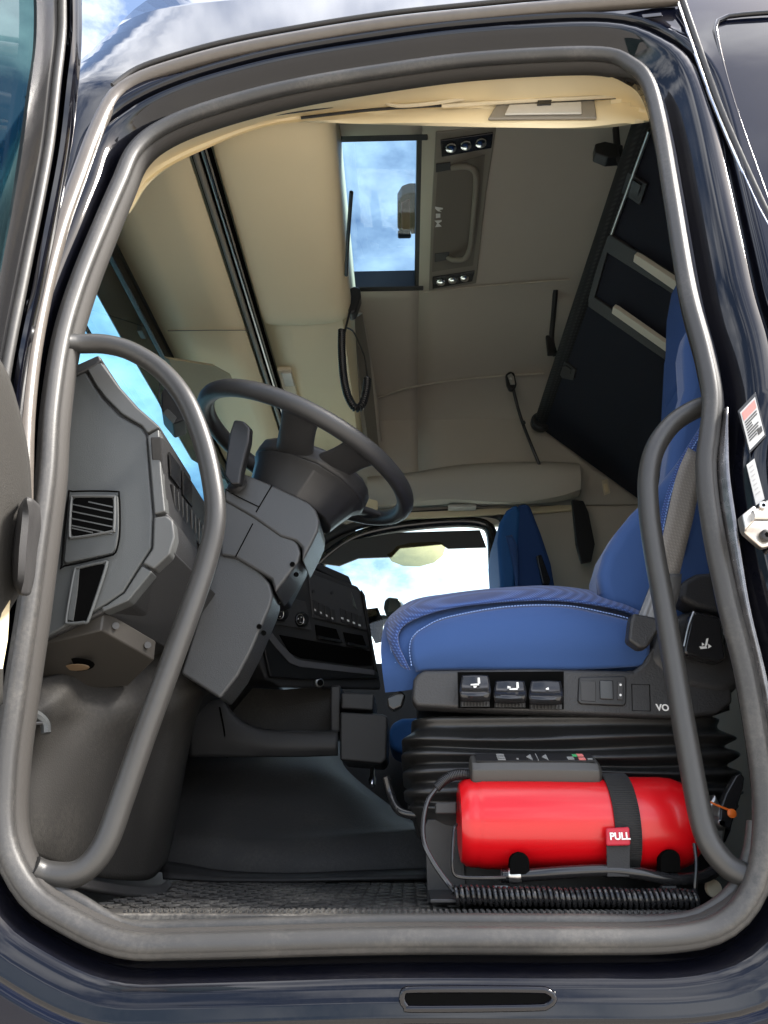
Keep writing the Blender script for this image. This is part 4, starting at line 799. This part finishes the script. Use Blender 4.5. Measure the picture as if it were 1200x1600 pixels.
prism('blank_plate', PL([(907,1064,.1985),(931,1064,.1985),(931,1096,.1985),(908,1095,.1985)]), (0, 0.003, 0), DASHD, bpn, bevel=0.001)
prism('rocker', PL([(937,1063,.197),(958,1063,.197),(959,1093,.197),(938,1092,.197)]), (0, 0.005, 0), BLACKG, bpn, bevel=0.0015)
prism('small_rocker', PL([(965,1065,.197),(974,1065,.197),(974,1094,.197),(965,1093,.197)]), (0, 0.005, 0), DASHD, bpn, bevel=0.0015)
for yy in (1070, 1086): lathe('rocker_mark', P(969.5, yy, Y=.1965), -VY, [(0, .002), (0.0006, .002)], WHITE, bpn, seg=12)
tube('panel_outline', PL([(987,1069,.2045),(1015,1070,.2045),(1016,1111,.2045),(988,1110,.2045)]), 0.0008, VOID, bpn, closed=True, straight=True, seg=5)
t0 = P(1026, 1110, Y=.2035); text('lettering', 'VOLVO', t0, P(1090, 1112, Y=.2035)-t0, VZ, 0.0145, WHITE, bpn, bold=0.0004)
# buckle side: black moulding and lever at the back of the seat
prism('rear_moulding', PL([(a, b, .20) for a, b in [(1010,1030),(1035,975),(1080,950),(1140,955),(1170,1060),(1140,1090),(1060,1075)]]), (0, 0.06, 0), BLACKT, ds, bevel=0.02, seg=4)
prism('hip_cover', PL([(a, b, .19) for a, b in [(1060,935),(1066,908),(1090,895),(1150,890),(1190,960),(1150,965),(1090,950)]]), (0, 0.06, 0), BLACKT, ds, bevel=0.012, seg=4)
rl = prism('recline_lever', PL([(a, b, .165) for a, b in [(1069,1022),(1068,1012),(1080,962),(1086,954),(1128,964),(1136,1030),(1124,1036)]]), (0, 0.03, 0), BLACKG, ds, bevel=0.006)
tube('lever_edge', PL([(1069,1010,.163),(1076,978,.163),(1084,956,.163)]), 0.002, STEEL, rl, n=8, seg=6)
for s_ in ([(1104,998),(1107,997),(1105,1008),(1101,1012)], [(1093,1010),(1104,1010),(1105,1013),(1095,1014)], [(1107,1006),(1112,1010),(1107,1013)], [(1097,1004),(1101,1007),(1097,1009)]): prism('pictogram', PL([(a, b, .1635) for a, b in s_]), (0, 0.001, 0), WHITE, rl, smooth=False)
# bellows
XB0, XB1 = P(640, 1130, Y=.22).x, P(1148, 1130, Y=.22).x
def rrect(x0, x1, y0, y1, z, r=0.05, wob=0.0):
    pts_ = []
    for cx, cy, a0 in ((x1-r, y0+r, -90), (x1-r, y1-r, 0), (x0+r, y1-r, 90), (x0+r, y0+r, 180)):
        for k in range(7): a = R_(a0+k*15); pts_.append((cx+r*math.cos(a), cy+r*math.sin(a)))
    out = []
    for i in range(len(pts_)):
        a, b = Vector((*pts_[i], z)), Vector((*pts_[(i+1) % len(pts_)], z))
        m_ = 1 if (b-a).length < 0.05 else 8
        for k in range(m_):
            p = a.lerp(b, k/m_); p.z += wob*math.sin(p.x*11+z*60); out.append(p)
    return out
zz = [0.305, 0.290, 0.278, 0.262, 0.256, 0.244, 0.236, 0.226, 0.218, 0.210, 0.202, 0.194, 0.184, 0.174, 0.164, 0.154, 0.144, 0.05]
oo = [0.010, 0.004, -0.004, 0.024, 0.022, -0.004, 0.026, 0.022, -0.004, 0.024, 0.020, -0.004, 0.022, 0.018, -0.004, 0.018, 0.0, -0.01]
rows = [rrect(XB0+0.008-o, XB1-o*-1.0-0.008, .235-o, .72+o, z, wob=0.004 if i > 2 else 0.001) for i, (z, o) in enumerate(zip(zz, oo))]
be = link('bellows', grid(rows, True, True), BELLOW, ds, sub=2)
box('seat_foot', (0.28, 0.5, 0.03), (0.45, 0.40, 0.07), BLACK, ds, bevel=0.01)
tube('adjust_bar', PL([(603,1214,.30),(610,1240,.30),(622,1265,.28),(645,1273,.27),(680,1272,.26),(720,1270,.26)]), 0.0075, BLACKG, ds, n=30, seg=10)
prism('front_catch', PL([(a, b, .27) for a, b in [(604,1090),(625,1078),(634,1085),(628,1104),(614,1110),(606,1104)]]), (0, 0.03, 0), BLACKG, ds, bevel=0.004)
# belt
sbt = thing('seat_belt', 'grey seat belt webbing running down beside the driver seat', 'seat belt', tuple(P(1040, 950, Y=.17)))
sheet('webbing', [PL([(1075,700,.16),(1058,740,.155),(1044,800,.15),(1033,850,.15),(1020,905,.15)]), PL([(1110,720,.16),(1096,750,.155),(1083,810,.15),(1070,862,.15),(1060,905,.15)])], BELT, sbt, nu=20, nv=4, solid=0.003)
sheet('clear_sleeve', [PL([(1022,898,.15),(1010,930,.15),(998,960,.15),(988,985,.15)]), PL([(1064,898,.15),(1060,930,.15),(1048,960,.15),(1030,990,.15)])], CLEARP, sbt, nu=16, nv=4, solid=0.010)
prism('buckle', PL([(a, b, .14) for a, b in [(986,968),(990,957),(1032,966),(1036,975),(1012,1012),(1000,1013),(982,1000)]]), (0, 0.03, 0), BLACKT, sbt, bevel=0.005)

# ================================================================== PASSENGER SEAT
pst = thing('passenger_seat', 'blue passenger seat, front painted window-lit, with dark side shell by the far window', 'seat', tuple(P(820, 1100, Y=2.0)))
prism('backrest', PL([(a, b, 1.86) for a, b in [(800,1140),(796,930),(800,860),(802,800),(812,785),(828,786),(846,832),(862,880),(872,940),(885,1140)]]), (0, 0.40, 0), BLUED, pst, bevel=0.025, seg=4)
prism('front_cloth', PL([(a, b, 1.85) for a, b in [(790,1140),(783,932),(777,845),(781,815),(792,796),(808,785),(814,800),(810,860),(804,932),(810,1140)]]), (0, 0.40, 0), BLUEP, pst, bevel=0.02, seg=4)
sheet('side_wing', [PL([(790,838,1.84),(796,860,1.838),(802,890,1.838),(806,922,1.84)]), PL([(800,836,1.838),(808,855,1.835),(810,890,1.835),(809,922,1.838)])], BLUE, pst, nu=14, nv=4, solid=0.006)
prism('side_handle', PL([(838,868,1.84),(846,866,1.84),(860,905,1.84),(858,914,1.84),(848,912,1.84)]), (0, 0.03, 0), BLACKG, pst, bevel=0.004)
prism('cushion', PL([(a, b, 1.75) for a, b in [(610,1170),(606,1150),(612,1130),(628,1122),(720,1118),(860,1118),(860,1190),(640,1185)]]), (0, 0.45, 0), BLUEP, pst, bevel=0.03, seg=4)
box('seat_base', P(740, 1230, Y=2.0), (0.5, 0.4, 0.25), BLACK, pst, bevel=0.02)
pb = thing('passenger_belt', 'dark belt strap hanging on the rear wall behind passenger seat', 'seat belt', tuple(P(905, 830, Y=2.3)))
prism('webbing', PL([(a, b, 2.3) for a, b in [(893,780),(912,782),(920,800),(930,850),(924,878),(908,880),(900,850)]]), (0, 0.02, 0), BLACK, pb, bevel=0.006)

# ================================================================== FIRE EXTINGUISHER
fx = thing('fire_extinguisher', 'red fire extinguisher lying on its side in front of the seat base', 'fire extinguisher', tuple(P(900, 1365, Y=.17)))
E0, E1 = P(716, 1284, Y=.165), P(1092, 1286, Y=.165); ax = (E1-E0); L = ax.length; ax.normalize()
RE = 0.0655
lathe('cylinder', E0, ax, [(0.004, .030), (0.0, .045), (0.002, .056), (0.010, .062), (0.022, .0640), (0.026, .0632), (0.030, .0640), (0.036, RE), (L*.55, RE), (L-0.055, RE), (L-0.038, .0640), (L-0.022, .058), (L-0.010, .046), (L-0.002, .030), (L+.006, .018)], RED, fx, seg=64)
lathe('neck', E1, ax, [(-0.01, .020), (0.03, .018), (0.034, .014)], STEEL, fx, seg=24)
vb = prism('valve_body', PL([(1106,1262,.15),(1118,1240,.15),(1128,1262,.15),(1134,1300,.15),(1130,1322,.15),(1112,1318,.15)]), (0, 0.03, 0), STEEL, fx, bevel=0.004)
prism('squeeze_lever', PL([(a, b, .145) for a, b in [(1124,1290),(1126,1262),(1134,1240),(1150,1212),(1158,1208),(1164,1214),(1162,1232),(1150,1270),(1142,1296)]]), (0, 0.018, 0), BLACKG, fx, bevel=0.003)
tube('safety_cord', PL([(1104,1250,.14),(1120,1258,.138),(1140,1266,.138)]), 0.0016, ORANGE, fx, n=10, seg=6)
lathe('orange_tag', P(1143, 1271, Y=.138), -VY, [(0, .0065), (0.003, .0065), (0.004, .005)], ORANGE, fx, seg=18)
lathe('valve_screw', P(1127, 1286, Y=.142), -VY, [(0, .005), (0.003, .004)], CHROME, fx, seg=14)
tube('valve_outlet', PL([(1112,1312,.15),(1122,1330,.148),(1128,1342,.146)]), 0.009, STEEL, fx, n=10, seg=12)
tube('discharge_hose', PL([(786,1369,.115),(830,1367,.105),(880,1363,.10),(950,1360,.10),(1000,1365,.10),(1050,1374,.105),(1095,1371,.115),(1120,1357,.13),(1130,1340,.145)]), 0.0085, BLACKG, fx, n=70, seg=12)
lathe('hose_collar', P(796, 1368, Y=.112), P(816, 1368, Y=.108)-P(796, 1368, Y=.112), [(0, .0100), (0.003, .0108), (0.014, .0108), (0.017, .0095)], STEEL, fx, seg=20)
for k in range(3): lathe('hose_nozzle', P(782+k*5, 1369, Y=.115), VX, [(0, .0085), (0.0015, .0095), (0.003, .0085)], BLACK, fx, seg=16)
lathe('pressure_ring', P(1113, 1388, Y=.14), (0.2, -1, 0), [(0, .012), (0.005, .012), (0.006, .008)], CREAML, fx, seg=18)
# bracket
bkx = thing('extinguisher_bracket', 'black steel bracket with webbing strap holding the red extinguisher', 'bracket', tuple(P(880, 1410, Y=.2)))
prism('side_plate', PL([(a, b, .235) for a, b in [(664,1290),(668,1280),(722,1278),(730,1410),(668,1412)]]), (0, 0.01, 0), BLACK, bkx, bevel=0.002)
prism('base_plate', [P(672, 1412, Y=.08), P(1090, 1412, Y=.08), P(1090, 1412, Y=.08)+Vector((0, .16, 0)), P(672, 1412, Y=.08)+Vector((0, .16, 0))], (0, 0, 0.006), BLACK, bkx, bevel=0.002)
prism('back_plate', PL([(700,1240,.25),(1110,1240,.25),(1110,1410,.25),(700,1410,.25)]), (0, 0.006, 0), BLACK, bkx)
def arc_clamp(t):
    c = E0.lerp(E1, t); rows_ = []
    for k in range(15):
        a = R_(195+k*9); d = Vector((0, math.cos(a), math.sin(a)))
        rows_.append([c+d*(RE+.0015)+ax*s for s in (-0.014, 0.014)])
    return link('cradle_arm', grid(rows_), BLACK, bkx, solid=0.004, soff=1)
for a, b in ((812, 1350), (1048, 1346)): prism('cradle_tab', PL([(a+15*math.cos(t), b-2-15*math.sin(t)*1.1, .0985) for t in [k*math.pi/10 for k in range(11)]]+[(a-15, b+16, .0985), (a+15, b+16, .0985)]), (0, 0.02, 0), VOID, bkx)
for a in (783, 1046): prism('cradle_foot', PL([(a-12,1384,.10),(a+12,1384,.10),(a+12,1400,.10),(a-12,1400,.10)]), (0, 0.012, 0), DASH if a < 900 else DASHD, bkx, bevel=0.002)
tube('wire_loop', PL([(713,1288,.12),(709,1300,.11),(707,1340,.10),(709,1364,.10),(722,1371,.10),(760,1372,.10),(790,1371,.105)]), 0.0026, BLACKG, bkx, n=50, seg=8)
tube('wire_loop', PL([(1085,1318,.09),(1088,1350,.085),(1086,1392,.085),(1092,1412,.09)]), 0.0028, BLACKG, bkx, n=30, seg=8)
prism('pivot_bar', PL([(680,1254,.16),(714,1252,.16),(714,1272,.16),(680,1272,.16)]), (0, 0.02, 0), DASHD, bkx, bevel=0.003)
c = E0.lerp(E1, 0.657); rows = []
for k in range(34):
    a = R_(60+k*7.2); d = Vector((0, math.cos(a), math.sin(a))); rows.append([c+d*(RE+.0012+ (0.004 if k > 24 else 0))+ax*s for s in (-0.0185, -0.006, 0.006, 0.0185)])
strap = link('webbing_strap', grid(rows), WEB, bkx, solid=0.0028, soff=1)
parts = []
for k in range(60):
    a = R_(70+k*2.6); d = Vector((0, math.cos(a), math.sin(a))); p0 = c+d*(RE+.0046)
    parts.append(sweep([p0-ax*.0180, p0+ax*.0180], 0.0008, 5))
joined('strap_ribs', parts, WEB, bkx)['kind'] = 'stuff'
prism('strap_tail', PL([(948,1318,.094),(985,1318,.094),(984,1370,.092),(949,1370,.092)]), (0, 0.004, 0), WEB, bkx, bevel=0.001)
pts4 = PL([(947,1294,.0865),(984,1292,.0865),(986,1321,.0865),(948,1322,.0865)])
pl = prism('pull_tag', pts4, (0, 0.006, 0), REDT, bkx, bevel=0.003, label='red cloth tag printed PULL')
t0 = P(953, 1312, Y=.0855); text('lettering', 'PULL', t0, P(980, 1311.5, Y=.0855)-t0, VZ, 0.0130, WHITE, pl, bold=0.0004)
prism('strap_buckle', PL([(936,1216,.165),(974,1214,.165),(975,1221,.16),(938,1222,.16)]), (0, 0.012, 0.004), BLACKG, bkx, bevel=0.002)

# ================================================================== REMOTE CONTROL
rc = thing('remote_control', 'dark grey handheld remote with coiled cable resting on the red extinguisher', 'remote control', tuple(P(835, 1228, Y=.165)))
sheet_rows = []
r0 = P(733, 1206, Y=.155); r1 = P(936, 1206, Y=.155); rax = (r1-r0); RL = rax.length; rax.normalize()
RT_ = Matrix.Rotation(R_(24), 3, 'X')
rows = []
for t, h, wd in ((0, .012, .018), (0.015, .0185, .026), (0.06, .0205, .029), (0.3, .021, .0275), (0.6, .0205, .028), (0.9, .0205, .030), (0.97, .0185, .029), (1.0, .012, .022)):
    cc_ = r0+rax*(RL*t)+Vector((0, 0, 0.0015)); rows.append([cc_+RT_ @ Vector((0, wd*y, h*z)) for y, z in ((-.55, -1), (-.95, -.7), (-1, 0), (-.95, .55), (-.6, .95), (0, 1.05), (.6, .95), (.95, .55), (1, 0), (.95, -.7), (.55, -1))])
link('case', grid(rows, True, True), mat('remote_grey', (0.042, 0.041, 0.038), 0.45, grain=0.3, gscale=800), rc, bevel=0.001, sub=1)
def PT(a, b): return P(a, b, Z=r0.z+0.0235)
kz = r0.z+0.0222
kup = RT_ @ VZ
def rk(u, v): return r0+rax*(RL*u)+Vector((0, 0, 0.0015))+RT_ @ Vector((0, -0.019+0.036*v, 0.0205))
tilt = Vector((0, -0.0003, 0.0006))
prism('keypad', [rk(.05, .05), rk(.95, .05), rk(.95, .95), rk(.05, .95)], kup*0.0012, BLACK, rc, bevel=0.0005)
DIMP = mat('dim_print', (0.22, 0.22, 0.21), 0.6)
def key(u0, v0, u1, v1, m): prism('key_mark', [rk(u0, v0)+kup*.0012, rk(u1, v0)+kup*.0012, rk(u1, v1)+kup*.0012, rk(u0, v1)+kup*.0012], kup*0.0008, m, rc, smooth=False)
for k in range(4): key(.215, .15+k*.2, .275, .25+k*.2, DIMP)
for u in (.44, .56): prism('key_mark', [rk(u, .5)+kup*.0012, rk(u+.04, .1)+kup*.0012, rk(u+.04, .8)+kup*.0012], kup*0.0008, DIMP, rc, smooth=False)
key(.75, .2, .80, .5, DIMP); key(.80, .55, .84, .8, GREEN); key(.835, .15, .885, .4, PRINTR); key(.835, .55, .885, .85, PRINTR); key(.90, .2, .94, .32, DIMP); key(.36, .2, .375, .35, DIMP); key(.52, .1, .525, .9, DIMP)
# strain relief, cable and coil
qs = cat_rom(PL([(738,1211,.155),(715,1210,.15),(696,1217,.145),(681,1232,.14)]), 26)
parts = []
for i in range(0, 25): parts.append(sweep([qs[i], qs[i].lerp(qs[i+1], .62)], 0.0072 if i > 14 else 0.0082, 10))
joined('strain_relief', parts+[sweep(qs, 0.0050, 8)], BLACK, rc)
tube('cable', PL([(682,1231,.14),(668,1252,.13),(661,1285,.12),(663,1318,.11),(680,1352,.10),(700,1380,.09),(711,1394,.08)]), 0.0036, BLACKG, rc, n=50, seg=8)
c0, c1 = P(709, 1399, Y=.075), P(1090, 1405, Y=.075); turns = 44; pts = []
for i in range(turns*14+1):
    t = i/(turns*14); a = 2*math.pi*turns*t; sag = -0.004*math.sin(math.pi*t)
    pts.append(c0.lerp(c1, t)+Vector((0, 0.0105*math.cos(a), 0.0105*math.sin(a)+sag*0+0.0008*math.sin(t*23))))
tube('coil_cord', pts, 0.0030, BLACKG, rc, straight=True, seg=7)

# ================================================================== MICROPHONE, READING LAMP, SMALL THINGS
mc = thing('radio_microphone', 'black radio microphone hanging on a coiled cord beside the roof hatch', 'microphone', tuple(P(550, 470, Y=1.2)))
prism('mic_body', PL([(a, b, 1.15) for a, b in [(546,450),(553,446),(563,449),(564,462),(556,486),(547,490),(542,478)]]), (0, 0.05, 0), BLACK, mc, bevel=0.008)
tube('mic_lead', PL([(547,484,1.15),(542,505,1.15),(536,530,1.15)]), 0.004, BLACK, mc, n=14, seg=8)
cp = cat_rom(PL([(534,515,1.15),(534,550,1.15),(537,590,1.15),(544,620,1.15),(556,638,1.15),(567,630,1.15),(573,605,1.15),(574,592,1.15)]), 640)
out = []
for i, p in enumerate(cp):
    t = (cp[min(i+1, 639)]-cp[max(i-1, 0)]).normalized(); n1 = t.cross(VY).normalized(); a = i*0.56
    out.append(p+n1*(0.0105*math.cos(a))+VY*(0.0105*math.sin(a)))
tube('coil_cord', out, 0.0038, BLACK, mc, straight=True, seg=6)
tube('upper_lead', PL([(574,592,1.15),(570,560,1.15),(560,535,1.15),(552,518,1.15),(542,512,1.15)]), 0.003, BLACK, mc, n=20, seg=6)
rlp = thing('reading_lamp', 'small black reading lamp on a gooseneck against the far wall', 'lamp', tuple(P(840, 720, Y=2.4)))
prism('lamp_head', PL([(a, b, 2.17) for a, b in [(790,584),(797,579),(804,582),(808,600),(803,609),(796,608),(792,600)]]), (0, 0.03, 0), BLACK, rlp, bevel=0.008)
prism('lamp_face', PL([(a, b, 2.162) for a, b in [(793,586),(799,583),(803,588),(805,600),(798,600)]]), (0, 0.01, 0), STEEL, rlp, bevel=0.003)
lathe('lamp_bulb', P(798, 592, Y=2.159), -VY, [(0, .008), (0.004, .006)], WHITE, rlp, seg=12)
tube('gooseneck', PL([(802,608,2.19),(810,640,2.22),(820,670,2.24),(832,700,2.25),(846,734,2.28)]), 0.008, BLACK, rlp, n=30, seg=8)
lathe('neck_ring', P(817, 659, Y=2.22), (0.3, 0, -1), [(0, .011), (0.012, .011)], BLACK, rlp, seg=12)
wsw = thing('wall_switch', 'small cream switch on the rear side wall beside the bunk', 'switch', tuple(P(946, 760, Y=2.45)))
prism('switch_plate', PL([(940,750,2.46),(950,748,2.46),(954,770,2.46),(944,774,2.46)]), (0, 0.03, 0), CREAML, wsw, bevel=0.004)
prism('switch_rocker', PL([(943,756,2.455),(949,755,2.455),(951,767,2.455),(946,769,2.455)]), (0, 0.01, 0), CREAM, wsw, bevel=0.002)
# front corner post trim right of the shelf
tube('far_corner_post', PL([(560,490,1.75),(570,540,1.9),(580,600,2.1),(590,690,2.35)]), 0.02, LINING, cab, n=20, seg=10)
prism('far_corner_trim', PL([(a, b, y) for a, b, y in [(552,500,1.6),(566,490,1.6),(578,560,1.9),(592,700,2.3),(580,720,2.3),(568,640,2.0)]]), (-0.02, 0.0, 0), GREYP, cab)
prism('far_corner_cover', PL([(a, b, 2.38) for a, b in [(568,768),(590,762),(590,795),(570,800)]]), (0, 0.03, 0), CREAM, cab, bevel=0.006)
dv = thing('window_disc', 'translucent yellowish half disc at the top of the far window', 'visor', tuple(P(650, 870, Y=2.4)))  # thin yellow-tinted see-through plate in front of the window
prism('disc', PL([(a, b, 2.44) for a, b in [(604,866),(612,862),(620,853),(640,848),(680,846),(692,848),(696,856),(692,868),(678,879),(655,885),(630,884),(612,877)]]), (0, 0.006, 0), YELLOWG, dv, bevel=0.002)
mrr = thing('outside_mirror', 'black outside mirror on its arm beyond the far window', 'mirror', tuple(P(605, 1000, Y=2.9)))
prism('mirror_head', PL([(a, b, 2.85) for a, b in [(600,938),(606,932),(622,934),(627,942),(626,958),(616,966),(602,962),(598,950)]]), (0.02, 0.06, 0), BLACKG, mrr, bevel=0.012)
prism('mirror_arm', PL([(a, b, 2.85) for a, b in [(586,962),(600,960),(616,966),(624,972),(590,976)]]), (0, 0.05, 0), BLACK, mrr, bevel=0.006)
prism('mirror_foot', PL([(a, b, 2.85) for a, b in [(582,974),(600,972),(596,1004),(586,1006)]]), (-0.02, -0.30, 0), VOID, mrr, bevel=0.006)
bpy.context.view_layer.update()
